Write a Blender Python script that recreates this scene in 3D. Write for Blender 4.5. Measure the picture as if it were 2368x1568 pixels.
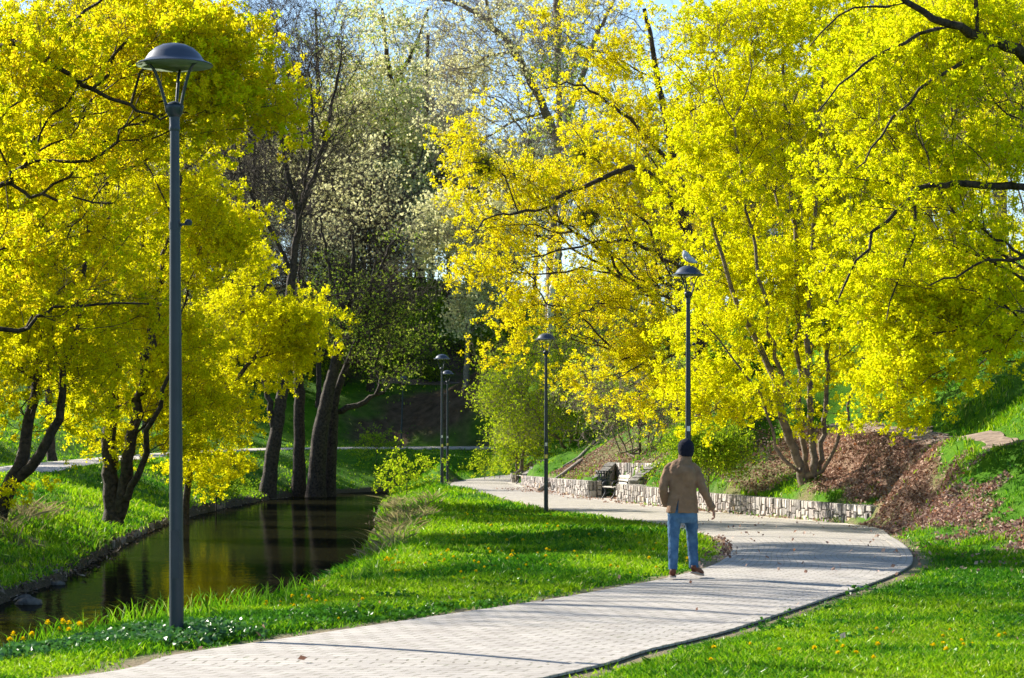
import bpy, math, random
import numpy as np
from mathutils import Vector

for o in list(bpy.data.objects):
    bpy.data.objects.remove(o)
SC = bpy.context.scene
COL = SC.collection
RNG = np.random.default_rng(7)
random.seed(7)

# ------------------------------------------------------------------ camera, sky, sun, exposure
F = 5300.0          # focal length in units of a 2368 wide picture
EYE = 1.615
cam = bpy.data.cameras.new('camera')
cam.sensor_width = 36.0
cam.lens = 36.0 * F / 2368.0
cam.shift_y = 272.0 / 2368.0
cam.clip_end = 3000
cam.dof.use_dof = True
cam.dof.focus_distance = 36.0
cam.dof.aperture_fstop = 6.3
camo = bpy.data.objects.new('camera', cam)
camo.location = (0, 0, EYE)
camo.rotation_euler = (math.radians(90), 0, 0)
COL.objects.link(camo)
SC.camera = camo

SUN_ELEV = math.radians(29)
SUN_H = Vector((-0.79, 0.613, 0)).normalized()      # towards the sun, horizontally
world = bpy.data.worlds.new('World')
SC.world = world
world.use_nodes = True
wn = world.node_tree
sky = wn.nodes.new('ShaderNodeTexSky')
sky.sky_type = 'NISHITA'
sky.sun_disc = False
sky.sun_elevation = SUN_ELEV
sky.sun_rotation = math.atan2(SUN_H.x, SUN_H.y)
sky.air_density = 1.0
sky.dust_density = 0.4
sky.ozone_density = 3.0
wn.links.new(sky.outputs[0], wn.nodes['Background'].inputs[0])
wn.nodes['Background'].inputs[1].default_value = 0.08

sl = bpy.data.lights.new('sun', 'SUN')
sl.energy = 5.0
sl.angle = math.radians(0.5)
sl.color = (1.0, 0.93, 0.80)
slo = bpy.data.objects.new('sun', sl)
d = -(SUN_H * math.cos(SUN_ELEV) + Vector((0, 0, math.sin(SUN_ELEV))))
slo.rotation_euler = d.to_track_quat('-Z', 'Y').to_euler()
slo.location = (-30, 40, 60)
COL.objects.link(slo)

vs = SC.view_settings
SC.display_settings.display_device = 'sRGB'
vs.view_transform = 'Standard'
vs.look = 'None'
vs.exposure = 1.45
vs.gamma = 1.0
SC.cycles.max_bounces = 8
SC.cycles.diffuse_bounces = 4
SC.cycles.transmission_bounces = 4
SC.cycles.use_denoising = True

# ------------------------------------------------------------------ helpers
def P(px, py, Y):
    """a place measured on the photograph at a distance Y -> metres"""
    return np.array([(px - 1184.0) * Y / F, Y, EYE - (py - 1056.0) * Y / F])

def set_props(o, label=None, cat=None, group=None, kind=None):
    if label: o['label'] = label
    if cat: o['category'] = cat
    if group: o['group'] = group
    if kind: o['kind'] = kind
    return o

def empty(name, loc, label, cat, group=None, rz=0.0):
    o = bpy.data.objects.new(name, None)
    o.empty_display_size = 0.2
    o.location = loc
    o.rotation_euler = (0, 0, rz)
    COL.objects.link(o)
    return set_props(o, label, cat, group)

def mesh_np(name, verts, faces, mats=(), mi=None, uv=None, smooth=False, attrs=None):
    """verts Nx3, faces: list of int arrays (M x k)"""
    verts = np.asarray(verts, dtype=np.float32)
    fl = [np.asarray(f, dtype=np.int32) for f in (faces if isinstance(faces, list) else [faces]) if len(f)]
    me = bpy.data.meshes.new(name)
    me.vertices.add(len(verts))
    me.vertices.foreach_set('co', verts.ravel())
    loops = np.concatenate([f.ravel() for f in fl])
    sizes = np.concatenate([np.full(len(f), f.shape[1], dtype=np.int32) for f in fl])
    starts = np.concatenate([[0], np.cumsum(sizes)[:-1]]).astype(np.int32)
    me.loops.add(len(loops))
    me.loops.foreach_set('vertex_index', loops)
    me.polygons.add(len(sizes))
    me.polygons.foreach_set('loop_start', starts)
    me.polygons.foreach_set('loop_total', sizes)
    for m in mats:
        me.materials.append(m)
    if mi is not None:
        me.polygons.foreach_set('material_index', np.asarray(mi, dtype=np.int32))
    me.polygons.foreach_set('use_smooth', np.full(len(sizes), bool(smooth)))
    if uv is not None:
        l = me.uv_layers.new(name='UVMap')
        l.data.foreach_set('uv', np.asarray(uv, dtype=np.float32)[loops].ravel())
    if attrs:
        for k, v in attrs.items():
            a = me.attributes.new(k, 'FLOAT', 'POINT')
            a.data.foreach_set('value', np.asarray(v, dtype=np.float32))
    me.update(calc_edges=True)
    me.validate()
    return me

def link(name, me, parent=None, loc=None):
    o = bpy.data.objects.new(name, me)
    COL.objects.link(o)
    if parent is not None:
        o.parent = parent
    if loc is not None:
        o.location = loc
    return o

class MB:
    """collects shapes with one material each into one mesh"""
    def __init__(self):
        self.v = []; self.f = {}; self.n = 0
        self.fi = []
    def add(self, verts, faces, m=0):
        verts = np.asarray(verts, float)
        for f in faces:
            self.fi.append(([i + self.n for i in f], m))
        self.v.append(verts); self.n += len(verts)
    def box(self, c, s, m=0, rz=0.0, taper=1.0, R=None):
        x, y, z = np.array(s) / 2.0
        v = np.array([[-x, -y, -z], [x, -y, -z], [x, y, -z], [-x, y, -z],
                      [-x * taper, -y * taper, z], [x * taper, -y * taper, z], [x * taper, y * taper, z], [-x * taper, y * taper, z]])
        if R is not None:
            v = v @ np.array(R).T
        if rz:
            ca, sa = math.cos(rz), math.sin(rz)
            v = v @ np.array([[ca, sa, 0], [-sa, ca, 0], [0, 0, 1]])
        self.add(v + np.array(c), [[0, 3, 2, 1], [4, 5, 6, 7], [0, 1, 5, 4], [1, 2, 6, 5], [2, 3, 7, 6], [3, 0, 4, 7]], m)
    def beam(self, a, b, w, h, m=0, up=(0, 0, 1)):
        a = np.array(a, float); b = np.array(b, float)
        t = b - a; L = np.linalg.norm(t); t /= L
        u = np.array(up, float); s = np.cross(t, u); s /= np.linalg.norm(s) + 1e-9
        u = np.cross(s, t)
        R = np.stack([s, t, u], axis=1)
        self.box((a + b) / 2, (w, L, h), m, R=R)
    def tube(self, pts, rad, n=8, m=0, caps=True, ell=None, ref=None):
        """swept tube; rad scalar / list of r or (rx, ry); ref fixes where rx points"""
        pts = [np.array(p, float) for p in pts]
        k = len(pts)
        if not isinstance(rad, (list, tuple)): rad = [rad] * k
        base = self.n; V = []
        pu = None
        for i in range(k):
            t = pts[min(i + 1, k - 1)] - pts[max(i - 1, 0)]
            t = t / (np.linalg.norm(t) + 1e-12)
            if ref is not None:
                u = np.array(ref, float)
            elif pu is None:
                u = np.array([1.0, 0, 0]) if abs(t[0]) < 0.9 else np.array([0, 1.0, 0])
            else:
                u = pu
            u = u - t * np.dot(u, t); u /= np.linalg.norm(u) + 1e-12
            pu = u
            w = np.cross(t, u)
            r = rad[i]
            rx, ry = (r, r) if np.isscalar(r) else r
            for j in range(n):
                a = 2 * math.pi * j / n
                V.append(pts[i] + u * (rx * math.cos(a)) + w * (ry * math.sin(a)))
        Fc = []
        for i in range(k - 1):
            for j in range(n):
                a = i * n + j; b = i * n + (j + 1) % n
                Fc.append([a, b, b + n, a + n])
        if caps:
            Fc.append(list(range(n))[::-1])
            Fc.append([(k - 1) * n + j for j in range(n)])
        self.add(V, Fc, m)
    def lathe(self, prof, n=24, m=0, c=(0, 0, 0), closed=False):
        V = []; k = len(prof)
        for r, z in prof:
            for j in range(n):
                a = 2 * math.pi * j / n
                V.append([c[0] + r * math.cos(a), c[1] + r * math.sin(a), c[2] + z])
        Fc = []
        for i in range(k - 1):
            for j in range(n):
                a = i * n + j; b = i * n + (j + 1) % n
                Fc.append([a, b, b + n, a + n])
        Fc.append(list(range(n))[::-1])
        Fc.append([(k - 1) * n + j for j in range(n)])
        self.add(V, Fc, m)
    def ball(self, c, r, n=12, m=0, R=None):
        r = np.array([r, r, r] if np.isscalar(r) else r, float)
        k = n // 2 + 1
        V = []
        for i in range(k):
            th = math.pi * i / (k - 1)
            th = min(max(th, 0.08), math.pi - 0.08)
            for j in range(n):
                a = 2 * math.pi * j / n
                V.append([r[0] * math.sin(th) * math.cos(a), r[1] * math.sin(th) * math.sin(a), -r[2] * math.cos(th)])
        V = np.array(V)
        if R is not None:
            V = V @ np.array(R).T
        Fc = []
        for i in range(k - 1):
            for j in range(n):
                a = i * n + j; b = i * n + (j + 1) % n
                Fc.append([a, b, b + n, a + n])
        Fc.append(list(range(n))[::-1])
        Fc.append([(k - 1) * n + j for j in range(n)])
        self.add(V + np.array(c, float), Fc, m)
    def mesh(self, name, mats, smooth=False):
        me = bpy.data.meshes.new(name)
        v = np.concatenate(self.v)
        me.from_pydata([tuple(x) for x in v], [], [f for f, _ in self.fi])
        for mm in mats: me.materials.append(mm)
        me.polygons.foreach_set('material_index', [m for _, m in self.fi])
        me.polygons.foreach_set('use_smooth', [bool(smooth)] * len(self.fi))
        me.update()
        return me
    def build(self, name, mats, parent=None, smooth=False, loc=None):
        if not isinstance(mats, (list, tuple)): mats = [mats]
        o = link(name, self.mesh(name, mats, smooth), parent, loc)
        return o

def autosmooth(o, ang=40):
    """flat where the angle is sharp, smooth elsewhere"""
    me = o.data
    me.polygons.foreach_set('use_smooth', [True] * len(me.polygons))
    try:
        me.set_sharp_from_angle(angle=math.radians(ang))
    except Exception:
        pass
    return o

def catmull(pts, n):
    pts = np.asarray(pts, float)
    m = len(pts)
    P0 = np.vstack([2 * pts[0] - pts[1], pts, 2 * pts[-1] - pts[-2]])
    t = np.linspace(0, m - 1 - 1e-9, n)
    i = t.astype(int); u = (t - i)[:, None]
    a, b, c, e = P0[i], P0[i + 1], P0[i + 2], P0[i + 3]
    return 0.5 * ((2 * b) + (-a + c) * u + (2 * a - 5 * b + 4 * c - e) * u ** 2 + (-a + 3 * b - 3 * c + e) * u ** 3)

def poly_dist(x, y, line):
    """distance from points to a polyline, and the nearest parameter (segment index + fraction)"""
    best = np.full(x.shape, 1e9); par = np.zeros(x.shape)
    for i in range(len(line) - 1):
        ax, ay = line[i][0], line[i][1]; bx, by = line[i + 1][0], line[i + 1][1]
        dx, dy = bx - ax, by - ay
        L2 = dx * dx + dy * dy + 1e-12
        t = np.clip(((x - ax) * dx + (y - ay) * dy) / L2, 0, 1)
        dd = (x - ax - t * dx) ** 2 + (y - ay - t * dy) ** 2
        k = dd < best
        best = np.where(k, dd, best); par = np.where(k, i + t, par)
    return np.sqrt(best), par

def in_poly(x, y, poly):
    c = np.zeros(x.shape, bool)
    n = len(poly)
    for i in range(n):
        x1, y1 = poly[i][0], poly[i][1]; x2, y2 = poly[(i + 1) % n][0], poly[(i + 1) % n][1]
        if y1 == y2: continue
        k = ((y1 > y) != (y2 > y)) & (x < (x2 - x1) * (y - y1) / (y2 - y1) + x1)
        c ^= k
    return c

def vnoise(x, y, s, seed=0):
    """smooth value noise in 0..1"""
    r = np.random.default_rng(seed)
    T = r.random((64, 64))
    u = x / s; v = y / s
    i = np.floor(u).astype(int); j = np.floor(v).astype(int)
    fu = u - i; fv = v - j
    fu = fu * fu * (3 - 2 * fu); fv = fv * fv * (3 - 2 * fv)
    g = lambda a, b: T[a % 64, b % 64]
    return (g(i, j) * (1 - fu) + g(i + 1, j) * fu) * (1 - fv) + (g(i, j + 1) * (1 - fu) + g(i + 1, j + 1) * fu) * fv

# ------------------------------------------------------------------ materials
def nodes_of(name):
    m = bpy.data.materials.new(name)
    m.use_nodes = True
    nt = m.node_tree
    return m, nt, nt.nodes, nt.links, nt.nodes['Principled BSDF']

def ramp(nt, stops, interp='LINEAR'):
    r = nt.nodes.new('ShaderNodeValToRGB')
    r.color_ramp.interpolation = interp
    el = r.color_ramp.elements
    while len(el) < len(stops): el.new(0.5)
    for e, (p, c) in zip(el, stops):
        e.position = p; e.color = (c[0], c[1], c[2], 1)
    return r

def noise(nt, scale, detail=4, rough=0.6, coord='Object', vec=None):
    t = nt.nodes.new('ShaderNodeTexNoise')
    t.inputs['Scale'].default_value = scale
    t.inputs['Detail'].default_value = detail
    t.inputs['Roughness'].default_value = rough
    if vec is None:
        tc = nt.nodes.new('ShaderNodeTexCoord')
        nt.links.new(tc.outputs[coord], t.inputs['Vector'])
    else:
        nt.links.new(vec, t.inputs['Vector'])
    return t

def bump(nt, b, hsock, dist, strength=1.0):
    n = nt.nodes.new('ShaderNodeBump')
    n.inputs['Distance'].default_value = dist
    n.inputs['Strength'].default_value = strength
    nt.links.new(hsock, n.inputs['Height'])
    nt.links.new(n.outputs[0], b.inputs['Normal'])
    return n

def noisy(name, c1, c2, scale, rough=0.8, bumpd=0.0, metal=0.0, spec=0.3, detail=5, lo=0.35, hi=0.65):
    m, nt, N, L, b = nodes_of(name)
    t = noise(nt, scale, detail)
    r = ramp(nt, [(lo, c1), (hi, c2)])
    L.new(t.outputs[0], r.inputs[0]); L.new(r.outputs[0], b.inputs['Base Color'])
    b.inputs['Roughness'].default_value = rough
    b.inputs['Metallic'].default_value = metal
    b.inputs['Specular IOR Level'].default_value = spec
    if bumpd: bump(nt, b, t.outputs[0], bumpd)
    return m

def leafy(name, stops, transl=0.5, gloss=0.0):
    """thin leaf: each little face takes its own tint from the ramp; lets light through"""
    m, nt, N, L, b = nodes_of(name)
    g = N.new('ShaderNodeNewGeometry')
    r = ramp(nt, stops)
    L.new(g.outputs['Random Per Island'], r.inputs[0])
    df = N.new('ShaderNodeBsdfDiffuse'); tr = N.new('ShaderNodeBsdfTranslucent')
    mx = N.new('ShaderNodeMixShader'); mx.inputs[0].default_value = transl
    L.new(r.outputs[0], df.inputs[0]); L.new(r.outputs[0], tr.inputs[0])
    L.new(df.outputs[0], mx.inputs[1]); L.new(tr.outputs[0], mx.inputs[2])
    out = N['Material Output']
    if gloss:
        gl = N.new('ShaderNodeBsdfGlossy'); gl.inputs['Roughness'].default_value = 0.35
        gl.inputs[0].default_value = (0.9, 0.9, 0.9, 1)
        m2 = N.new('ShaderNodeMixShader'); m2.inputs[0].default_value = gloss
        L.new(mx.outputs[0], m2.inputs[1]); L.new(gl.outputs[0], m2.inputs[2])
        L.new(m2.outputs[0], out.inputs[0])
    else:
        L.new(mx.outputs[0], out.inputs[0])
    N.remove(b)
    return m

M = {}
M['yellow'] = leafy('maple_blossom', [(0, (0.50, 0.49, 0.004)), (0.35, (0.74, 0.70, 0.006)), (0.82, (0.85, 0.80, 0.010)), (0.96, (0.54, 0.64, 0.010)), (1, (0.70, 0.44, 0.02))], 0.6)
M['gold'] = leafy('golden_blossom', [(0, (0.52, 0.46, 0.004)), (0.5, (0.78, 0.68, 0.008)), (0.95, (0.85, 0.75, 0.015)), (1, (0.66, 0.34, 0.04))], 0.6)
M['yellowgreen'] = leafy('yellow_green_blossom', [(0, (0.42, 0.49, 0.004)), (0.4, (0.66, 0.70, 0.006)), (0.94, (0.78, 0.79, 0.010)), (1, (0.64, 0.40, 0.03))], 0.6)
M['lime'] = leafy('lime_leaf', [(0, (0.22, 0.36, 0.006)), (0.5, (0.42, 0.55, 0.012)), (1, (0.56, 0.60, 0.03))], 0.5)
M['fresh'] = leafy('fresh_leaf', [(0, (0.24, 0.32, 0.02)), (0.5, (0.42, 0.54, 0.05)), (1, (0.56, 0.62, 0.12))], 0.5)
M['cream'] = leafy('cream_catkin', [(0, (0.60, 0.58, 0.26)), (0.5, (0.74, 0.72, 0.38)), (1, (0.82, 0.80, 0.48))], 0.5)
M['shrubgreen'] = leafy('shrub_leaf', [(0, (0.09, 0.17, 0.008)), (0.5, (0.19, 0.34, 0.014)), (1, (0.38, 0.48, 0.03))], 0.5)
M['mistletoe'] = leafy('mistletoe_leaf', [(0, (0.09, 0.15, 0.01)), (1, (0.24, 0.29, 0.02))], 0.4)
M['grass'] = leafy('grass_blade', [(0, (0.055, 0.17, 0.003)), (0.5, (0.13, 0.32, 0.004)), (0.9, (0.23, 0.43, 0.006)), (1, (0.36, 0.40, 0.10))], 0.45, 0.02)
M['grasslight'] = leafy('grass_blade_light', [(0, (0.12, 0.27, 0.003)), (0.5, (0.24, 0.42, 0.005)), (0.9, (0.34, 0.50, 0.010)), (1, (0.46, 0.46, 0.14))], 0.5, 0.02)
M['grassdark'] = leafy('grass_blade_dark', [(0, (0.020, 0.095, 0.004)), (0.5, (0.042, 0.18, 0.006)), (1, (0.10, 0.26, 0.010))], 0.4, 0.02)
M['drygrass'] = leafy('dry_grass', [(0, (0.22, 0.18, 0.08)), (1, (0.45, 0.38, 0.20))], 0.4)
M['weed'] = leafy('weed_leaf', [(0, (0.03, 0.11, 0.015)), (1, (0.08, 0.22, 0.04))], 0.3, 0.05)
M['herb'] = leafy('lawn_herb', [(0, (0.03, 0.12, 0.005)), (1, (0.08, 0.24, 0.015))], 0.35, 0.02)
M['litter'] = leafy('dead_leaf', [(0, (0.12, 0.055, 0.038)), (0.35, (0.27, 0.155, 0.115)), (0.75, (0.47, 0.32, 0.25)), (0.95, (0.62, 0.47, 0.39)), (1, (0.46, 0.15, 0.03))], 0.2)
M['drift'] = leafy('drift_debris', [(0, (0.05, 0.035, 0.025)), (0.6, (0.16, 0.12, 0.085)), (1, (0.34, 0.28, 0.22))], 0.1)
M['petal'] = leafy('dandelion_petal', [(0, (0.80, 0.52, 0.004)), (1, (0.92, 0.72, 0.008))], 0.3)
M['bark'] = noisy('dark_bark', (0.018, 0.013, 0.010), (0.075, 0.055, 0.042), 9, 0.9, 0.03)
M['barkgrey'] = noisy('grey_brown_bark', (0.09, 0.07, 0.055), (0.22, 0.175, 0.135), 7, 0.9, 0.02)
M['barkpale'] = noisy('pale_bark', (0.13, 0.11, 0.09), (0.30, 0.26, 0.22), 6, 0.9, 0.02)
M['twig'] = noisy('brown_twig', (0.13, 0.098, 0.085), (0.26, 0.20, 0.175), 2, 0.9)
M['twigdark'] = noisy('dark_twig', (0.03, 0.022, 0.016), (0.07, 0.05, 0.038), 2, 0.9)
M['birch'] = noisy('birch_bark', (0.05, 0.045, 0.04), (0.62, 0.60, 0.56), 3, 0.8, 0.0, lo=0.38, hi=0.48)
# ------------------------------------------------------------------ the lie of the land
WL = -0.6                                            # water level
RIV = np.array([(-30, -34, 2.4), (-19, -15, 2.4), (-14.0, 0, 2.3), (-10.6, 10, 2.3), (-8.2, 19, 2.3), (-6.95, 24, 2.2), (-5.6, 30, 2.1), (-5.6, 40, 2.45), (-5.95, 48, 2.8),
                (-6.8, 60, 3.2), (-8.4, 84, 3.5), (-9.3, 112, 3.2), (-9.0, 128, 2.9), (-6.5, 143, 2.6), (-1.0, 152, 2.3), (6.0, 156, 2.0), (14, 157, 2.0)], float)
RIV = catmull(RIV, 220)
INNER = [(-9.0, 8.0), (-5.6, 13.0), (-3.13, 16.7), (-2.73, 18.4), (-1.87, 20.4), (-1.18, 22.0), (-0.38, 23.8), (0.57, 26.0), (1.36, 28.2), (2.02, 30.1), (2.95, 33.7), (3.65, 38.2), (3.98, 42.0), (4.05, 46.5),
         (3.6, 53.8), (2.5, 61.6), (1.06, 71.3), (-0.55, 85.4), (-2.2, 94.0), (-2.9, 104), (-2.9, 114), (-2.2, 126), (-0.4, 137), (4.0, 146), (12, 150)]
OUTER = [(-5.2, 5.5), (-2.4, 10.5), (0.33, 16.7), (0.75, 17.7), (1.12, 18.85), (1.6, 20.0), (2.06, 21.2), (3.04, 24.2), (3.65, 26.1), (4.34, 28.2), (5.4, 31.8), (6.14, 35.1), (6.9, 40.0), (7.5, 45.3),
         (8.1, 52.6), (6.6, 61.6), (4.85, 71.3), (2.45, 85.4), (1.33, 95.0), (0.38, 105), (0.0, 113), (0.4, 121), (2.3, 130), (6.0, 137.5), (13, 140)]
INNER = catmull(INNER, 420); OUTER = catmull(OUTER, 420)
PATHPOLY = np.vstack([INNER, OUTER[::-1]])
NICHE_A = np.array([(3.6, 79.2), (2.8, 83.6), (3.25, 84.6), (3.95, 86.6), (4.95, 80.9)])          # bench bays let into the bank
NICHE_B = np.array([(0.40, 105.0), (0.0, 112.6), (1.20, 112.2), (1.85, 106.0)])

_pz = np.array([(-60, 0), (70, 0), (80, 0.06), (97, 0.2), (110, 0.3), (130, 0.4), (145, 0.6), (165, 1.1)], float)
def pathz(Y):
    return np.interp(Y, _pz[:, 0], _pz[:, 1])

_cp = []
def cp(X, Y, Z): _cp.append((X, Y, Z))
def cpp(px, py, Y):
    p = P(px, py, Y); _cp.append(tuple(p))
for X, Y in [(-1.5, 20), (-1, 30), (0, 40), (1, 50), (0.5, 60), (-1, 70), (2, 17), (5, 24), (7, 30), (4, 45), (6, 52), (-3, 21), (-1.9, 28), (-1.6, 38), (-1.8, 50), (-2.2, 60), (3.5, 60), (-1.5, 10), (6, 8), (-4, 0), (8, -10), (-20, -30), (20, -30), (4, 66)]:
    cp(X, Y, 0.0)
for X, Y, Z in [(9, 25, .08), (8, 33, .05), (9.2, 38, .06), (8.5, 42.5, .04), (7.9, 47, .04), (8.75, 50, .12), (10.4, 38, .70), (8, 37, 0), (8.4, 35, 0), (7.6, 40.5, 0), (9.5, 34, .05), (9, 30, .02), (11.2, 33, .5), (10, 42, .62), (7.3, 34, 0), (8, 28, .02), (12.5, 56, 3.05), (15, 30, 2.6), (14, 22, 1.4), (20, 40, 4.6), (22, 60, 6.4), (30, 80, 9.0), (25, 20, 3.5), (45, 50, 9), (40, 0, 4), (60, 100, 13),
                (-2.6, 75, .15), (-3.0, 85, .35), (-3.2, 92, .46), (-3.6, 100, .55), (-4.0, 113, .65), (-2.5, 126, .5), (2, 143, .8), (-3, 134, .6),
                (8.9, 53.5, .55)]:
    cp(X, Y, Z)
for t in [(1950, 985, 66), (1990, 988, 64), (2080, 992, 60.5), (2150, 1000, 57), (2230, 1009, 53.5), (2300, 1018, 50.5), (2380, 1028, 47.5), (2080, 1120, 53), (2200, 1130, 47.5), (2300, 1140, 45.5), (2368, 1150, 44), (2000, 1110, 57), (1870, 1088, 60), (2000, 750, 85), (1700, 900, 78), (1628, 955, 76), (1550, 1040, 79), (1300, 1048, 104), (1350, 1000, 107), (1300, 950, 116), (1445, 1000, 97), (1800, 1020, 68), (930, 1044, 160), (760, 1046, 155), (600, 1050, 147), (1190, 1040, 157), (930, 1030, 170), (600, 1033, 158), (760, 1031, 166), (1190, 1026, 166), (760, 1038, 160),
          (930, 1035, 166), (600, 1041, 152), (250, 1064, 116), (0, 1097, 85), (1190, 1032, 161), (60, 1075, 90),
          (620, 1108, 120), (692, 1075, 128), (730, 1090, 126), (762, 1098, 127), (150, 1180, 60), (100, 1130, 72), (-10, 1210, 48), (262, 1206, 63), (0, 1330, 40), (425, 1160, 80), (520, 1100, 105),
          (0, 1030, 100), (300, 1018, 130), (600, 955, 170), (780, 950, 172), (1000, 690, 206), (600, 660, 212), (950, 940, 175), (1100, 885, 182), (920, 876, 182), (1080, 790, 193), (1300, 700, 150), (1200, 820, 170)]:
    cpp(*t)
for X, Y, Z in [(-8, 24, -.3), (-11, 30, 0), (-18, 40, .6), (-30, 30, 1.0), (-40, 60, 3), (-32, 100, 4.2), (-45, 140, 8), (-45, 190, 14), (-60, 240, 17.5), (0, 240, 17), (20, 240, 16), (60, 240, 16), (60, 160, 15), (20, 120, 10.5), (25, 180, 13), (10, 110, 6.5),
                (-20, 0, .3), (-15, 15, 0), (-60, 0, 2), (-70, 100, 6), (8, 165, 2.6), (-10, 150, .9), (10, 190, 9)]:
    cp(X, Y, Z)
for Y in (55.5, 60, 65, 70, 76, 82, 88, 94, 100, 106, 111):
    xo = float(np.interp(Y, OUTER[150:, 1][OUTER[150:, 1].argsort()], OUTER[150:, 0][OUTER[150:, 1].argsort()])) if Y < 112 else 0
    top = float(np.interp(Y, [53, 79, 84, 105, 112], [.47, .68, .72, .75, .75]))
    cp(xo + .5, Y, top); cp(xo + 1.5, Y, top + .38)
    if Y > 68: cp(xo + 2.8, Y, top + .95)
for X_, Y_, Z_ in [(4.7, 79.4, .74), (5.1, 78.4, .82), (5.3, 80.2, .95), (5.3, 81.5, 1.38), (4.6, 85, 1.4), (4.3, 87.5, 1.42), (6.2, 81, 1.6), (2.3, 107, 1.5), (1.8, 111, 1.5), (1.3, 113, 1.35)]:
    cp(X_, Y_, Z_)
_cp = np.array(_cp)
def _tps_fit(c, lam=0.02):
    n = len(c); s = 50.0
    q = c[:, :2] / s
    r2 = ((q[:, None] - q[None]) ** 2).sum(-1)
    K = 0.5 * r2 * np.log(r2 + 1e-12) + lam * 0.0008 * np.eye(n)
    A = np.zeros((n + 3, n + 3)); A[:n, :n] = K
    A[:n, n] = 1; A[:n, n + 1:] = q; A[n, :n] = 1; A[n + 1:, :n] = q.T
    b = np.zeros(n + 3); b[:n] = c[:, 2]
    return np.linalg.solve(A, b), q, s
_w, _q, _s = _tps_fit(_cp)
def base_z(x, y):
    x = np.asarray(x, float); y = np.asarray(y, float)
    sh = x.shape; x = np.clip(x.ravel(), -75, 75) / _s; y = np.clip(y.ravel(), -40, 260) / _s
    out = np.empty(x.shape)
    for i in range(0, len(x), 20000):
        xx = x[i:i + 20000]; yy = y[i:i + 20000]
        r2 = (xx[:, None] - _q[None, :, 0]) ** 2 + (yy[:, None] - _q[None, :, 1]) ** 2
        out[i:i + 20000] = (0.5 * r2 * np.log(r2 + 1e-12)) @ _w[:len(_q)] + _w[-3] + _w[-2] * xx + _w[-1] * yy
    return np.clip(out.reshape(sh), -1.0, 19.0)

def hit(px, py, y0=18.0, y1=125.0):
    """where the line of sight through a measured point of the photograph meets the bank"""
    ys = np.arange(y0, y1, 0.1); xs = (px - 1184.0) * ys / F; zs = EYE - (py - 1056.0) * ys / F
    xo = np.interp(ys, OUTER[OUTER[:, 1].argsort(), 1], OUTER[OUTER[:, 1].argsort(), 0])
    ok = (zs < base_z(xs, ys)) & (xs > xo)
    i = int(np.argmax(ok)) if ok.any() else len(ys) - 1
    return xs[i], ys[i]
_tp = [hit(*q) for q in ((1905, 976), (1990, 987), (2080, 993), (2150, 1001), (2230, 1009), (2300, 1018), (2368, 1028))]
_tp = sorted(_tp, key=lambda q: -q[1])
_tp += [(_tp[-1][0] + 3, _tp[-1][1] - 4), (_tp[-1][0] + 7, _tp[-1][1] - 7)]
TRAIL = catmull(_tp, 140)
TRAILZ = base_z(TRAIL[:, 0], TRAIL[:, 1]); TRAILZ = np.convolve(np.r_[[TRAILZ[0]] * 10, TRAILZ, [TRAILZ[-1]] * 10], np.ones(21) / 21, 'valid')
LITPOLY = np.array([hit(*q) for q in ((1640, 1010), (1760, 1002), (1900, 1000), (1985, 1002), (2080, 1006), (2185, 1018), (2195, 1060), (2210, 1100), (2240, 1132), (2300, 1155), (2368, 1180), (2430, 1200), (2430, 1278), (2368, 1270), (2290, 1258), (2200, 1248), (2100, 1242), (2050, 1228), (2015, 1195), (1990, 1165), (1900, 1135), (1830, 1112), (1800, 1080), (1700, 1060))])
_fp = [(-30, 60, 1.3), (-22, 76, 1.1), tuple(P(0, 1096, 86)), tuple(P(90, 1083, 92)), tuple(P(250, 1065, 115)), tuple(P(430, 1050, 138)), tuple(P(600, 1041, 152)), tuple(P(760, 1038.5, 160)), tuple(P(930, 1037.5, 165)), tuple(P(1080, 1037, 166)), tuple(P(1190, 1036, 165)), (8, 165, 2.4), (20, 168, 2.8)]
FAR3 = catmull(_fp, 300); FAR = FAR3[:, :2]
WALLSIDE = OUTER[(OUTER[:, 1] > 52) & (OUTER[:, 1] < 114)]
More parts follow.
